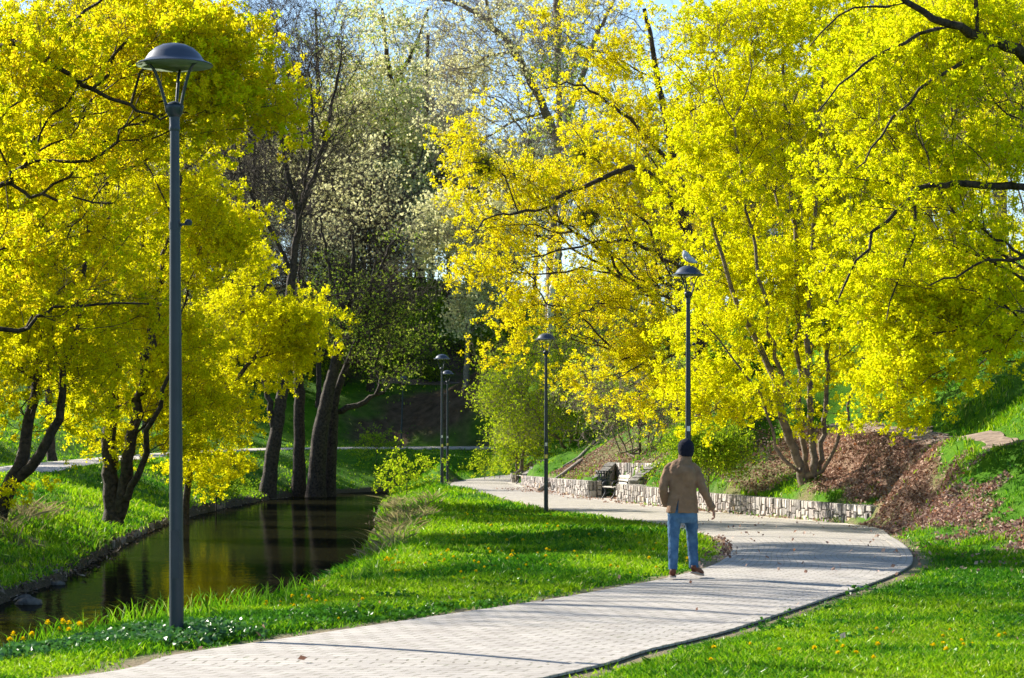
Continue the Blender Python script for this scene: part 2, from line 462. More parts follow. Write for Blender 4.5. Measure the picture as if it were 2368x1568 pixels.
def ground_z(x, y, lumps=True):
    x = np.asarray(x, float); y = np.asarray(y, float)
    z = base_z(x, y)
    if lumps:
        z = z + 0.10 * (vnoise(x, y, 2.3, 3) - 0.5) + 0.05 * (vnoise(x, y, 0.8, 4) - 0.5)
    pz = pathz(y)
    near = (y > 2) & (y < 168) & (np.abs(x) < 20)
    w = np.ones(x.shape)
    if near.any():
        xn, yn = x[near], y[near]
        ins = in_poly(xn, yn, PATHPOLY)
        di, _ = poly_dist(xn, yn, INNER[::3]); do, _ = poly_dist(xn, yn, OUTER[::3])
        wi = np.clip(di / 1.0, 0, 1)
        dw = np.full(xn.shape, 1e9)
        k = do < 1.5
        atwall = (yn > 53.2) & (yn < 113)
        wo = np.where(atwall, np.clip((do - 0.18) / 0.2, 0, 1), np.clip(do / 0.9, 0, 1))
        ww = np.where(di < do, wi, wo)
        ww = ww * ww * (3 - 2 * ww)
        ww[ins] = 0
        for q in (NICHE_A, NICHE_B):
            ww[in_poly(xn, yn, q)] = 0
        w[near] = ww
    z = pz * (1 - w) + z * w
    # the far footpath lies on a gently tilted shelf
    fk = (y > 55) & (y < 180) & (x < 24) & (x > -34)
    if fk.any():
        df, pf = poly_dist(x[fk], y[fk], FAR)
        zf_ = np.interp(pf, np.arange(len(FAR3)), FAR3[:, 2]); yf_ = np.interp(pf, np.arange(len(FAR3)), FAR3[:, 1])
        wf = np.clip((df - 1.7) / 3.0, 0, 1); wf = wf * wf * (3 - 2 * wf)
        z[fk] = (zf_ + 0.055 * (y[fk] - yf_) * np.clip((yf_ - 110) / 30, 0.3, 1)) * (1 - wf) + z[fk] * wf
    tk = (y > 35) & (y < 90) & (x > 5) & (x < 22)
    if tk.any():
        dt, pt = poly_dist(x[tk], y[tk], TRAIL)
        wt = np.clip((dt - .4) / .9, 0, 1)
        sg = np.sign(x[tk] - np.interp(pt, np.arange(len(TRAIL)), TRAIL[:, 0]))
        z[tk] = (np.interp(pt, np.arange(len(TRAILZ)), TRAILZ) + .02 + .2 * sg * np.minimum(dt, .5)) * (1 - wt) + z[tk] * wt
    # keep soil in front of the wall down and behind it up
    dr, par = poly_dist(x, y, RIV[:, :2])
    i = np.clip(par.astype(int), 0, len(RIV) - 2)
    hw = RIV[i, 2] + (RIV[i + 1, 2] - RIV[i, 2]) * (par - i)
    hw = hw + 0.35 * (vnoise(x, y, 1.7, 11) - 0.5)
    cx = RIV[i, 0]
    bw = np.where(x > cx, 1.5, 2.6) + 1.2 * np.clip((y - 60) / 60, 0, 1)
    t = np.clip((dr - hw) / bw, 0, 1)
    s = t ** 0.65
    low = np.minimum(z, WL + 0.10)
    z = np.where(dr < hw, WL - 0.7 * np.clip((hw - dr) / 0.35, 0, 1) + 0.02, low * (1 - s) + z * s)
    return z

def gz(x, y):
    return float(ground_z(np.array([x]), np.array([y]))[0])

# patches of dead leaves, bare soil, painted bank shade (x, y, radius)
def _b(px, py, Y, r):
    p = P(px, py, Y); return (p[0], p[1], r)
def litmask(x, y):
    x = np.asarray(x, float); y = np.asarray(y, float)
    out = np.zeros(x.shape); k = (x > 2) & (x < 16) & (y > 22) & (y < 90)
    if k.any():
        xx, yy = x[k], y[k]
        ins = in_poly(xx, yy, LITPOLY); dd, _ = poly_dist(xx, yy, np.vstack([LITPOLY, LITPOLY[:1]]))
        sd_ = np.where(ins, dd, -dd) + 1.1 * (vnoise(xx, yy, 1.0, 21) - .5) + .5 * (vnoise(xx, yy, .35, 22) - .5)
        out[k] = np.clip(sd_ / .5 + .35, 0, 1) * np.clip(1.5 - 2.4 * np.clip(vnoise(xx, yy, .8, 23) - .62, 0, 1), .2, 1)
    return out
BANK_SOIL_SHADE = [(-8.4, 36, 1.3), (-8.7, 39.5, 1.3), (-9.0, 43, 1.5), (-9.6, 47, 1.5), (-10.2, 52, 1.5), (-10.9, 57, 1.3), (-10.8, 61.5, 1.2), (-11.5, 65, 1.3)]  # brown dry ground, also darkened to stand in for shade on the left bank
LITTER2 = [_b(1330, 1090, 92, 1.8), _b(1290, 1075, 97, 2.2), _b(1420, 1060, 88, 2.2), _b(1500, 1040, 82, 2.4), _b(1700, 1020, 72, 2.4), _b(1780, 1060, 66, 2.0), _b(1600, 1010, 76, 2.4), _b(1380, 1020, 94, 3.0), _b(1720, 1060, 66, 1.5), _b(1850, 1120, 59, 1.2)]
SOIL = [_b(980, 930, 174, 6), _b(1060, 960, 172, 5), _b(880, 960, 171, 4), _b(1000, 830, 188, 6), _b(1090, 800, 190, 6), _b(1120, 880, 182, 6), _b(900, 800, 190, 7), _b(760, 850, 186, 8), _b(1150, 990, 166, 4), _b(640, 820, 190, 8)]
def blobmask(x, y, blobs, soft=0.5, sd=21):
    m = np.zeros(np.shape(x))
    wob = 0.75 + 0.6 * (vnoise(np.asarray(x), np.asarray(y), 0.9, sd)) * 0.9
    for bx, by, r in blobs:
        d = np.sqrt((x - bx) ** 2 + (y - by) ** 2) / (r * wob)
        m = np.maximum(m, np.clip((1.15 - d) / soft, 0, 1))
    return m

TRAIL2 = catmull([P(880, 878, 181.5)[:2], P(940, 878, 181.5)[:2], P(1020, 884, 181.5)[:2], P(1100, 892, 181)[:2], P(1160, 905, 179)[:2], (4, 174)], 80)

# ------------------------------------------------------------------ ground sheet
def axis(segs):
    out = []
    for a, b, s in segs:
        out.append(np.arange(a, b, s))
    out.append([segs[-1][1]])
    return np.concatenate(out)
gx = axis([(-600, -120, 60), (-120, -40, 5), (-40, -16, 1.0), (-16, 14, 0.25), (14, 40, 1.0), (40, 120, 5), (120, 600, 60)])
gy = axis([(-300, -60, 40), (-60, 4, 4), (4, 14, 1.0), (14, 118, 0.25), (118, 215, 0.75), (215, 280, 5), (280, 900, 60)])
GX, GY = np.meshgrid(gx, gy)
GZ = ground_z(GX, GY)
nx, ny = len(gx), len(gy)
idx = np.arange(nx * ny).reshape(ny, nx)
quads = np.stack([idx[:-1, :-1], idx[:-1, 1:], idx[1:, 1:], idx[1:, :-1]], -1).reshape(-1, 4)
X, Y = GX.ravel(), GY.ravel()
a_dirt = np.where((X > 8) & (Y > 30) & (Y < 90), np.clip(1.6 * vnoise(X, Y, 1.5, 61) - .55, 0, .75), 0.0); k = (np.abs(X) < 16) & (Y > 8) & (Y < 120)
di, _ = poly_dist(X[k], Y[k], INNER[::3]); do, _ = poly_dist(X[k], Y[k], OUTER[::3])
nz = vnoise(X[k], Y[k], 0.6, 5)
a_dirt[k] = np.maximum(np.clip(1.3 - di / (0.26 + 0.40 * nz), 0, 1), np.clip(1.25 - do / (0.18 + 0.30 * nz), 0, 1))
dr, par = poly_dist(X, Y, RIV[:, :2]); ri = par.astype(int).clip(0, len(RIV) - 1)
a_mud = np.clip(1.25 - (dr - RIV[ri, 2] - .25 * vnoise(X, Y, .8, 71)) / 0.35, 0, 1)
a_lit = np.maximum(litmask(X, Y), 0.75 * blobmask(X, Y, LITTER2, 0.8))
a_soil_shade = np.maximum(blobmask(X, Y, SOIL, 0.7, 33), .8 * blobmask(X, Y, BANK_SOIL_SHADE, .7, 34))  # the soil channel also carries the painted shade of the left bank
m, nt, N, L, b = nodes_of('grassy_ground')
n1 = noise(nt, 1.3, 6, 0.65); n2 = noise(nt, 22, 4, 0.7)
rg = ramp(nt, [(0.25, (0.030, 0.085, 0.003)), (0.5, (0.055, 0.16, 0.004)), (0.75, (0.11, 0.22, 0.008))])
L.new(n1.outputs[0], rg.inputs[0])
rd = ramp(nt, [(0.3, (0.16, 0.115, 0.075)), (0.7, (0.38, 0.30, 0.21))]); L.new(n2.outputs[0], rd.inputs[0])
rl = ramp(nt, [(0.3, (0.09, 0.055, 0.036)), (0.5, (0.24, 0.15, 0.11)), (0.7, (0.42, 0.29, 0.22))]); L.new(n2.outputs[0], rl.inputs[0])
rs = ramp(nt, [(0.3, (0.055, 0.035, 0.022)), (0.7, (0.15, 0.10, 0.07))]); L.new(n1.outputs[0], rs.inputs[0])
rm = ramp(nt, [(0.3, (0.03, 0.022, 0.015)), (0.55, (0.10, 0.075, 0.05)), (0.72, (0.24, 0.19, 0.14))]); L.new(n2.outputs[0], rm.inputs[0])
prev = rg.outputs[0]
for an, rr in (('soil', rs), ('dirt', rd), ('leaflitter', rl), ('mud', rm)):
    at = N.new('ShaderNodeAttribute'); at.attribute_name = an
    mp = N.new('ShaderNodeMath'); mp.operation = 'MULTIPLY_ADD'; mp.use_clamp = True
    # break the edge of each patch up with noise
    sub = N.new('ShaderNodeMath'); sub.operation = 'SUBTRACT'; sub.inputs[1].default_value = 0.5
    L.new(n2.outputs[0], sub.inputs[0])
    L.new(sub.outputs[0], mp.inputs[0]); mp.inputs[1].default_value = 1.2
    L.new(at.outputs['Fac'], mp.inputs[2])
    gt = N.new('ShaderNodeMath'); gt.operation = 'MULTIPLY'; gt.use_clamp = True
    L.new(mp.outputs[0], gt.inputs[0]); L.new(at.outputs['Fac'], gt.inputs[1])
    mx = N.new('ShaderNodeMixRGB'); L.new(gt.outputs[0], mx.inputs[0]); L.new(prev, mx.inputs[1]); L.new(rr.outputs[0], mx.inputs[2])
    prev = mx.outputs[0]
L.new(prev, b.inputs['Base Color']); b.inputs['Roughness'].default_value = 0.95; b.inputs['Specular IOR Level'].default_value = 0.1
bump(nt, b, n2.outputs[0], 0.06)
M['ground'] = m
g = link('ground', mesh_np('ground', np.stack([X, Y, GZ.ravel()], -1), quads, [m], smooth=True, attrs={'dirt': a_dirt, 'mud': a_mud, 'leaflitter': a_lit, 'soil': a_soil_shade}))
set_props(g, kind='structure')

# ------------------------------------------------------------------ the stream
mw, nt, N, L, b = nodes_of('stream_water')
N.remove(b)
tc = N.new('ShaderNodeTexCoord'); mpn = N.new('ShaderNodeMapping'); mpn.inputs['Scale'].default_value = (1.4, 0.8, 1)
L.new(tc.outputs['Object'], mpn.inputs[0])
nw = noise(nt, 2.2, 4, 0.55, vec=mpn.outputs[0])
bn = N.new('ShaderNodeBump'); bn.inputs['Distance'].default_value = 0.012; bn.inputs['Strength'].default_value = 0.5
L.new(nw.outputs[0], bn.inputs['Height'])
fr = N.new('ShaderNodeFresnel'); fr.inputs[0].default_value = 1.33
# seen through a polarising filter: about a third of the mirror reflection is left
ml = N.new('ShaderNodeMath'); ml.operation = 'MULTIPLY'; ml.inputs[1].default_value = 0.36
L.new(fr.outputs[0], ml.inputs[0])
dfw = N.new('ShaderNodeBsdfDiffuse'); dfw.inputs[0].default_value = (0.008, 0.008, 0.004, 1)
glw = N.new('ShaderNodeBsdfGlossy'); glw.inputs['Roughness'].default_value = 0.03
L.new(bn.outputs[0], glw.inputs['Normal'])
mxw = N.new('ShaderNodeMixShader'); L.new(ml.outputs[0], mxw.inputs[0]); L.new(dfw.outputs[0], mxw.inputs[1]); L.new(glw.outputs[0], mxw.inputs[2])
L.new(mxw.outputs[0], N['Material Output'].inputs[0])
nrm = np.gradient(RIV[:, :2], axis=0); nrm /= np.linalg.norm(nrm, axis=1)[:, None]
nrm = np.stack([-nrm[:, 1], nrm[:, 0]], -1)
Lf = RIV[:, :2] + nrm * (RIV[:, 2:3] + 0.9); Rt = RIV[:, :2] - nrm * (RIV[:, 2:3] + 0.9)
v = np.concatenate([np.c_[Lf, np.full(len(Lf), WL)], np.c_[Rt, np.full(len(Rt), WL)]]); n = len(Lf)
f = np.array([[i, i + n, i + n + 1, i + 1] for i in range(n - 1)])
set_props(link('water', mesh_np('water', v, f, [mw])), kind='structure')

# ------------------------------------------------------------------ paths
def ribbon(name, A, B, across, lift, mats, crown=0.0, skirt=0.12, zf=None, wob=0.0, u0=0):
    """a paved strip between two lines laid on the ground with a low edge down into the soil"""
    n = len(A)
    if wob:
        nv = (B - A) / np.linalg.norm(B - A, axis=1)[:, None]
        A = A - nv * (wob * (vnoise(A[:, 0] * 3, A[:, 1] * 3, 1.0, 8) - 0.5))[:, None]
        B = B + nv * (wob * (vnoise(B[:, 0] * 3, B[:, 1] * 3, 1.0, 9) - 0.5))[:, None]
    mid = (A + B) / 2
    s = np.concatenate([[0], np.cumsum(np.linalg.norm(np.diff(mid, axis=0), axis=1))])
    V = []; UV = []
    for j in range(across + 1):
        t = j / across
        q = A * (1 - t) + B * t
        z = (zf(q[:, 0], q[:, 1]) if zf else pathz(q[:, 1])) + lift + crown * 4 * t * (1 - t)
        V.append(np.c_[q, z]); UV.append(np.c_[np.linalg.norm(q - A, axis=1) + u0, s])
    lo0 = V[0].copy(); lo0[:, 2] -= skirt; lo1 = V[-1].copy(); lo1[:, 2] -= skirt
    V = [lo0] + V + [lo1]; UV = [UV[0] - np.array([skirt, 0])] + UV + [UV[-1] + np.array([skirt, 0])]
    K = len(V)
    Vv = np.concatenate(V); U = np.concatenate(UV)
    fs = []
    for j in range(K - 1):
        i = np.arange(n - 1)
        fs.append(np.stack([j * n + i, (j + 1) * n + i, (j + 1) * n + i + 1, j * n + i + 1], -1))
    return mesh_np(name, Vv, np.concatenate(fs), mats, uv=U)

def paver(name, w, h, c1, c2, mort, rot=False):
    m, nt, N, L, b = nodes_of(name)
    uv = N.new('ShaderNodeUVMap'); uv.uv_map = 'UVMap'
    br = N.new('ShaderNodeTexBrick')
    br.inputs['Scale'].default_value = 1.0
    br.inputs['Brick Width'].default_value = w; br.inputs['Row Height'].default_value = h
    br.inputs['Mortar Size'].default_value = 0.010; br.inputs['Mortar Smooth'].default_value = 0.3
    br.inputs['Color1'].default_value = (*c1, 1); br.inputs['Color2'].default_value = (*c2, 1); br.inputs['Mortar'].default_value = (*mort, 1)
    jit = noise(nt, 1.1, 2, 0.5, vec=uv.outputs[0])
    add = N.new('ShaderNodeVectorMath'); add.operation = 'MULTIPLY_ADD'
    L.new(jit.outputs['Color'], add.inputs[0]); add.inputs[1].default_value = (0.03, 0.03, 0); L.new(uv.outputs[0], add.inputs[2])
    L.new(add.outputs[0], br.inputs['Vector'])
    n = noise(nt, 1.6, 6, 0.65, vec=uv.outputs[0]); n3 = noise(nt, 55, 2, 0.6, vec=uv.outputs[0])
    r = ramp(nt, [(0.3, (0.74, 0.72, 0.70)), (0.55, (1, 1, 1)), (0.8, (1.08, 1.06, 1.02))]); L.new(n.outputs[0], r.inputs[0])
    mu = N.new('ShaderNodeMixRGB'); mu.blend_type = 'MULTIPLY'; mu.inputs[0].default_value = 0.85
    L.new(br.outputs['Color'], mu.inputs[1]); L.new(r.outputs[0], mu.inputs[2])
    r3 = ramp(nt, [(0.3, (0.8, 0.8, 0.8)), (0.7, (1.1, 1.1, 1.1))]); L.new(n3.outputs[0], r3.inputs[0])
    m2 = N.new('ShaderNodeMixRGB'); m2.blend_type = 'MULTIPLY'; m2.inputs[0].default_value = 0.6
    L.new(mu.outputs[0], m2.inputs[1]); L.new(r3.outputs[0], m2.inputs[2])
    nm_ = noise(nt, 0.35, 7, 0.72, vec=uv.outputs[0]); rm_ = ramp(nt, [(0.50, (0, 0, 0)), (0.72, (1, 1, 1))]); L.new(nm_.outputs[0], rm_.inputs[0])
    fm = N.new('ShaderNodeMath'); fm.operation = 'MULTIPLY'; L.new(rm_.outputs[0], fm.inputs[0]); fm.inputs[1].default_value = 0.30
    m3 = N.new('ShaderNodeMixRGB'); L.new(fm.outputs[0], m3.inputs[0]); L.new(m2.outputs[0], m3.inputs[1]); m3.inputs[2].default_value = (0.20, 0.185, 0.15, 1)
    n4 = noise(nt, 5.0, 5, 0.7, vec=uv.outputs[0]); r4 = ramp(nt, [(0.55, (0, 0, 0)), (0.68, (1, 1, 1))]); L.new(n4.outputs[0], r4.inputs[0])
    f4 = N.new('ShaderNodeMath'); f4.operation = 'MULTIPLY'; L.new(r4.outputs[0], f4.inputs[0]); L.new(br.outputs['Fac'], f4.inputs[1])
    m4 = N.new('ShaderNodeMixRGB'); L.new(f4.outputs[0], m4.inputs[0]); L.new(m3.outputs[0], m4.inputs[1]); m4.inputs[2].default_value = (0.09, 0.14, 0.02, 1)
    L.new(m4.outputs[0], b.inputs['Base Color'])
    b.inputs['Roughness'].default_value = 0.9; b.inputs['Specular IOR Level'].default_value = 0.2
    inv = N.new('ShaderNodeMath'); inv.operation = 'SUBTRACT'; inv.inputs[0].default_value = 1.0; L.new(br.outputs['Fac'], inv.inputs[1])
    bump(nt, b, inv.outputs[0], 0.012)
    return m
M['paving'] = paver('grey_paving', 0.24, 0.16, (0.46, 0.425, 0.385), (0.375, 0.345, 0.315), (0.20, 0.185, 0.15))
M['kerbstone'] = paver('edge_paving', 0.12, 0.20, (0.45, 0.415, 0.375), (0.34, 0.315, 0.285), (0.19, 0.175, 0.14))
M['asphalt'] = noisy('pale_gravel', (0.35, 0.32, 0.29), (0.49, 0.445, 0.40), 18, 0.95, 0.006)
M['trailsoil'] = noisy('trodden_soil', (0.14, 0.10, 0.078), (0.30, 0.225, 0.18), 5, 0.95, 0.02)
nv = (INNER - OUTER) / np.linalg.norm(INNER - OUTER, axis=1)[:, None]
KE = OUTER + nv * 0.24
set_props(link('path', ribbon('path', INNER, KE, 12, 0.022, [M['paving']], 0.02)), kind='structure')
kk = OUTER[:, 1] < 53.0
set_props(link('kerb', ribbon('kerb', KE[kk] + nv[kk] * -0.006, OUTER[kk], 2, 0.032, [M['paving']], 0, 0.02)), kind='structure')
set_props(link('path_margin', ribbon('path_margin', KE[~kk], OUTER[~kk] - nv[~kk] * 0.3, 2, 0.019, [M['asphalt']], 0, 0.1)), kind='structure')
for q in (NICHE_A, NICHE_B):
    zz = pathz(q[:, 1]) + 0.024
    set_props(link('bay_floor', mesh_np('bay_floor', np.c_[q, zz], np.arange(len(q))[None], [M['asphalt']])), kind='structure')

def side_lines(line, w):
    t = np.gradient(line, axis=0); t /= np.linalg.norm(t, axis=1)[:, None]
    nn = np.stack([-t[:, 1], t[:, 0]], -1)
    return line + nn * w / 2, line - nn * w / 2
A, B = side_lines(FAR, 3.0)
set_props(link('footpath', ribbon('footpath', A, B, 6, 0.07, [M['asphalt']], 0.0, 0.3, ground_z)), kind='structure')
A, B = side_lines(TRAIL, 0.62)
set_props(link('dirt_trail', ribbon('dirt_trail', A, B, 5, 0.03, [M['trailsoil']], 0.0, 0.15, ground_z, 0.3)), kind='structure')
A, B = side_lines(TRAIL2, 1.5)
set_props(link('hillside_trail', ribbon('hillside_trail', A, B, 4, 0.06, [M['trailsoil']], 0.0, 0.3, ground_z, 0.5)), kind='structure')
# ------------------------------------------------------------------ rubble stone walls
m, nt, N, L, b = nodes_of('rubble_stone')
gm = N.new('ShaderNodeNewGeometry')
r = ramp(nt, [(0, (0.18, 0.165, 0.16)), (0.3, (0.34, 0.315, 0.295)), (0.55, (0.47, 0.425, 0.385)), (0.8, (0.38, 0.32, 0.30)), (0.97, (0.55, 0.52, 0.48)), (1, (0.48, 0.30, 0.12))])
L.new(gm.outputs['Random Per Island'], r.inputs[0])
n1 = noise(nt, 14, 5, 0.65); r2 = ramp(nt, [(0.3, (0.62, 0.62, 0.62)), (0.65, (1.1, 1.1, 1.1))]); L.new(n1.outputs[0], r2.inputs[0])
mu = N.new('ShaderNodeMixRGB'); mu.blend_type = 'MULTIPLY'; mu.inputs[0].default_value = 1
L.new(r.outputs[0], mu.inputs[1]); L.new(r2.outputs[0], mu.inputs[2]); L.new(mu.outputs[0], b.inputs['Base Color'])
b.inputs['Roughness'].default_value = 0.92; b.inputs['Specular IOR Level'].default_value = 0.15
bump(nt, b, n1.outputs[0], 0.02)
M['stone'] = m
M['rock'] = noisy('wet_rock', (0.10, 0.09, 0.082), (0.30, 0.28, 0.26), 8, 0.75, 0.03)
M['mortar'] = noisy('wall_mortar', (0.10, 0.09, 0.08), (0.22, 0.20, 0.18), 12, 0.95, 0.01)
M['wetrock'] = noisy('wet_rock_dark', (0.03, 0.027, 0.022), (0.13, 0.12, 0.10), 9, 0.7, 0.04)
M['concrete'] = noisy('grey_concrete', (0.12, 0.115, 0.105), (0.24, 0.23, 0.21), 4, 0.95, 0.01)

def stones(mb, a, b_, za, zb, ha, hb, thick, seed, cap=True, wide=(0.14, 0.38), tall=(0.12, 0.27)):
    """a straight run of rubble masonry from a to b (xy); outward is to the left of a->b; heights may differ at the ends"""
    rg = np.random.default_rng(seed)
    a = np.array(a, float); b_ = np.array(b_, float)
    Lh = np.linalg.norm(b_ - a); t = (b_ - a) / Lh; nrm = np.array([-t[1], t[0]])
    def W(s, h, d):
        q = a + t * s + nrm * d
        return np.array([q[0], q[1], za + (zb - za) * s / Lh + h])
    H = lambda s: ha + (hb - ha) * s / Lh
    # mortar core
    core = [W(0.02, -0.25, -0.03), W(Lh - 0.02, -0.25, -0.03), W(Lh - 0.02, -0.25, -thick), W(0.02, -0.25, -thick),
            W(0.02, H(0) - 0.035, -0.03), W(Lh - 0.02, H(Lh) - 0.035, -0.03), W(Lh - 0.02, H(Lh) - 0.035, -thick), W(0.02, H(0) - 0.035, -thick)]
    mb.add(core, [[0, 3, 2, 1], [4, 5, 6, 7], [0, 1, 5, 4], [1, 2, 6, 5], [2, 3, 7, 6], [3, 0, 4, 7]], 1)
    def stone(s0, s1, h0, h1, lastrow):
        g = 0.012
        dd = rg.uniform(0.005, 0.05)
        J = lambda: rg.uniform(-0.035, 0.035)
        c = [(s0 + g + abs(J()), h0 + g), (s1 - g - abs(J()), h0 + g + J() * .6), (s1 - g - abs(J()), h1 - g), (s0 + g + abs(J()), h1 - g + (0 if lastrow else J() * .6))]
        cx = sum(q[0] for q in c) / 4; ch = sum(q[1] for q in c) / 4
        outer = [W(s, h, -0.05) for s, h in c]
        mid = [W(s, h, dd * .55) for s, h in c]
        front = [W(cx + (s - cx) * .8, ch + (h - ch) * .84, dd + rg.uniform(-.008, .012)) for s, h in c]
        V = outer + mid + front
        fs = []
        for i in range(4):
            j = (i + 1) % 4
            fs += [[i, j, 4 + j, 4 + i], [4 + i, 4 + j, 8 + j, 8 + i]]
        fs.append([8, 9, 10, 11])
        if lastrow and cap:
            V += [W(c[2][0], c[2][1] - .006, -thick), W(c[3][0], c[3][1] - .006, -thick)]
            fs.append([3, 2, 12, 13])
        mb.add(V, fs, 0)
    s = 0.0
    while s < Lh - 0.03:
        w = min(rg.uniform(*wide), Lh - s)
        if Lh - s - w < 0.1: w = Lh - s
        h = -0.12; top = H(s + w / 2)
        while h < top - 0.02:
            k = rg.uniform(*tall)
            if top - h - k < 0.13: k = top - h
            last = h + k >= top - 0.01
            if w > 0.24 and rg.random() < 0.45:
                q = s + w * rg.uniform(.4, .6)
                stone(s, q, h, h + k, last); stone(q, s + w, h, h + k, last)
            else:
                stone(s, s + w, h, h + k, last)
            h += k
        s += w

def wall_run(label, line, heights, thick, seed, ends=(True, True), **kw):
    """line: xy points with the path on the left of travel"""
    mb = MB()
    line = [np.array(p, float) for p in line]
    for i in range(len(line) - 1):
        za, zb = pathz(line[i][1]), pathz(line[i + 1][1])
        stones(mb, line[i], line[i + 1], za, zb, heights[i], heights[i + 1], thick, seed + i, **kw)
    def endcap(p, q, h, first, sd):
        t = (q - p) / np.linalg.norm(q - p); nn = np.array([-t[1], t[0]])
        if first:   # seen from the start
            stones(mb, p - nn * (thick - .01) - t * .0, p - nn * 0.015, pathz(p[1]), pathz(p[1]), h - .01, h - .01, 0.05, sd, cap=False)
        else:
            stones(mb, q - nn * 0.015, q - nn * (thick - .01), pathz(q[1]), pathz(q[1]), h - .01, h - .01, 0.05, sd, cap=False)
    if ends[0]: endcap(line[0], line[1], heights[0], True, seed + 50)
    if ends[1]: endcap(line[-2], line[-1], heights[-1], False, seed + 60)
    o = mb.build('retaining_wall', [M['stone'], M['mortar']])
    set_props(o, label, 'wall', 'rubble stone walls along the path')
    return o
def outer_at(Y):
    k = (OUTER[:, 1] > 50) & (OUTER[:, 1] < 118)
    return np.array([np.interp(Y, OUTER[k, 1], OUTER[k, 0]), Y])
wl = [np.array([8.42, 53.6]), np.array([7.55, 57.3]), np.array([6.72, 61.6]), np.array([5.85, 66.4]), np.array([4.96, 71.3]), np.array([3.62, 79.0])]
wall_run('long low rubble stone wall beside the path, ending in the dead leaves', wl, [0.47, 0.5, 0.53, 0.56, 0.6, 0.63], 0.75, 100)
wl2 = [np.array([2.80, 83.7]), outer_at(90) + [.05, 0], outer_at(97) + [.05, 0], np.array([0.42, 105.0])]
wall_run('low rubble stone wall between the two bench bays', wl2, [0.66, 0.6, 0.55, 0.5], 0.5, 200, wide=(.16, .36), tall=(.14, .26))
wl3 = [np.array([0.02, 112.7]), np.array([-0.05, 114.4])]
wall_run('short rubble stone wall stub beyond the far bench', wl3, [0.5, 0.48], 0.8, 300)

def bay(label, A, B, C, D, zf, hback, hfront, seed):
    """A,B front corners (near, far); C far back, D near back: two sloping side walls and a tall back wall"""
    root = empty('bench_bay_wall', (float(D[0]), float(D[1]), zf), label, 'wall', 'bench bays')
    def child(nm, mb):
        o = mb.build(nm, [M['stone'], M['mortar'], M['rock']]); o.parent = root
        o.location = (-root.location.x, -root.location.y, -root.location.z)
        return o
    mb = MB(); stones(mb, D, C, zf, zf, hback, hback, 0.4, seed, wide=(0.2, 0.4), tall=(0.22, 0.42)); (stones(mb, D + [.42, -.02], D + [.02, 0], zf, zf, hback - .02, hback - .02, 0.3, seed + 5) if seed == 400 else None); child('back_wall', mb)
    for k, (p, q, h0, h1) in enumerate(((A, D, hfront, hback - .05), (C, B, hback - .05, hfront))):
        mb = MB(); stones(mb, p, q, zf, zf, h0, h1, 0.32, seed + 10 + k, wide=(0.2, 0.4), tall=(0.25, 0.45))
        if k == 0:
            t = (np.array(q) - np.array(p)); t = t / np.linalg.norm(t); nn = np.array([-t[1], t[0]])
            stones(mb, np.array(q) - nn * .33, np.array(p) - nn * .33, zf, zf, h1, h0, 0.06, seed + 20, wide=(0.2, 0.4), tall=(0.25, 0.45))
        t = np.array(q) - np.array(p); t = t / np.linalg.norm(t); nn = np.array([-t[1], t[0]])
        p3 = np.array([*(np.array(p) - nn * .14), zf + h0 + .035]); q3 = np.array([*(np.array(q) - nn * .14), zf + h1 + .035])
        for i_ in range(7):
            f0, f1 = i_ / 7 + .006, (i_ + 1) / 7 - .006
            j_ = np.array([0, 0, math.sin(seed + i_ * 2.3 + k) * .02])
            mb.beam(p3 + (q3 - p3) * f0 + j_, p3 + (q3 - p3) * f1 + j_, 0.34 + .03 * math.sin(i_ * 1.7), 0.09, 2)
        child('side_wall', mb)
    return root
bay('grey stone bay with sloping sides behind the bench and bin', np.array([4.08, 79.5]), np.array([3.22, 84.6]), np.array([3.93, 86.6]), np.array([5.0, 80.8]), 0.07, 1.33, 0.66, 400)
bay('pale stone bay with sloping sides behind the far bench', np.array([0.46, 105.1]), np.array([-0.02, 112.6]), np.array([1.20, 112.2]), np.array([1.84, 106.2]), 0.26, 1.22, 0.5, 500)

# timber edging on the bank between the bays
def put(o, label, cat, group=None):
    return set_props(o, label, cat, group)
M['oldwood'] = noisy('weathered_wood', (0.16, 0.13, 0.10), (0.34, 0.29, 0.25), 10, 0.9, 0.01)
def log(px0, py0, Y0, px1, py1, Y1, r, label):
    a = P(px0, py0, Y0); c = P(px1, py1, Y1)
    a[2] = gz(a[0], a[1]) + r * .6; c[2] = gz(c[0], c[1]) + r * .6
    mb = MB(); mid = (a + c) / 2; mid[2] = gz(mid[0], mid[1]) + r * .5
    mb.tube([a, mid, c], [r, r * .95, r * .85], 8)
    put(mb.build('edging_log', [M['oldwood']], smooth=True), label, 'log', 'logs on the bank')
log(1245, 1095, 92, 1345, 1063, 96, 0.10, 'grey timber log laid up the bank between the two bench bays')
log(1300, 1052, 99, 1375, 1035, 103, 0.09, 'thin grey log higher on the leafy bank under the bushes')

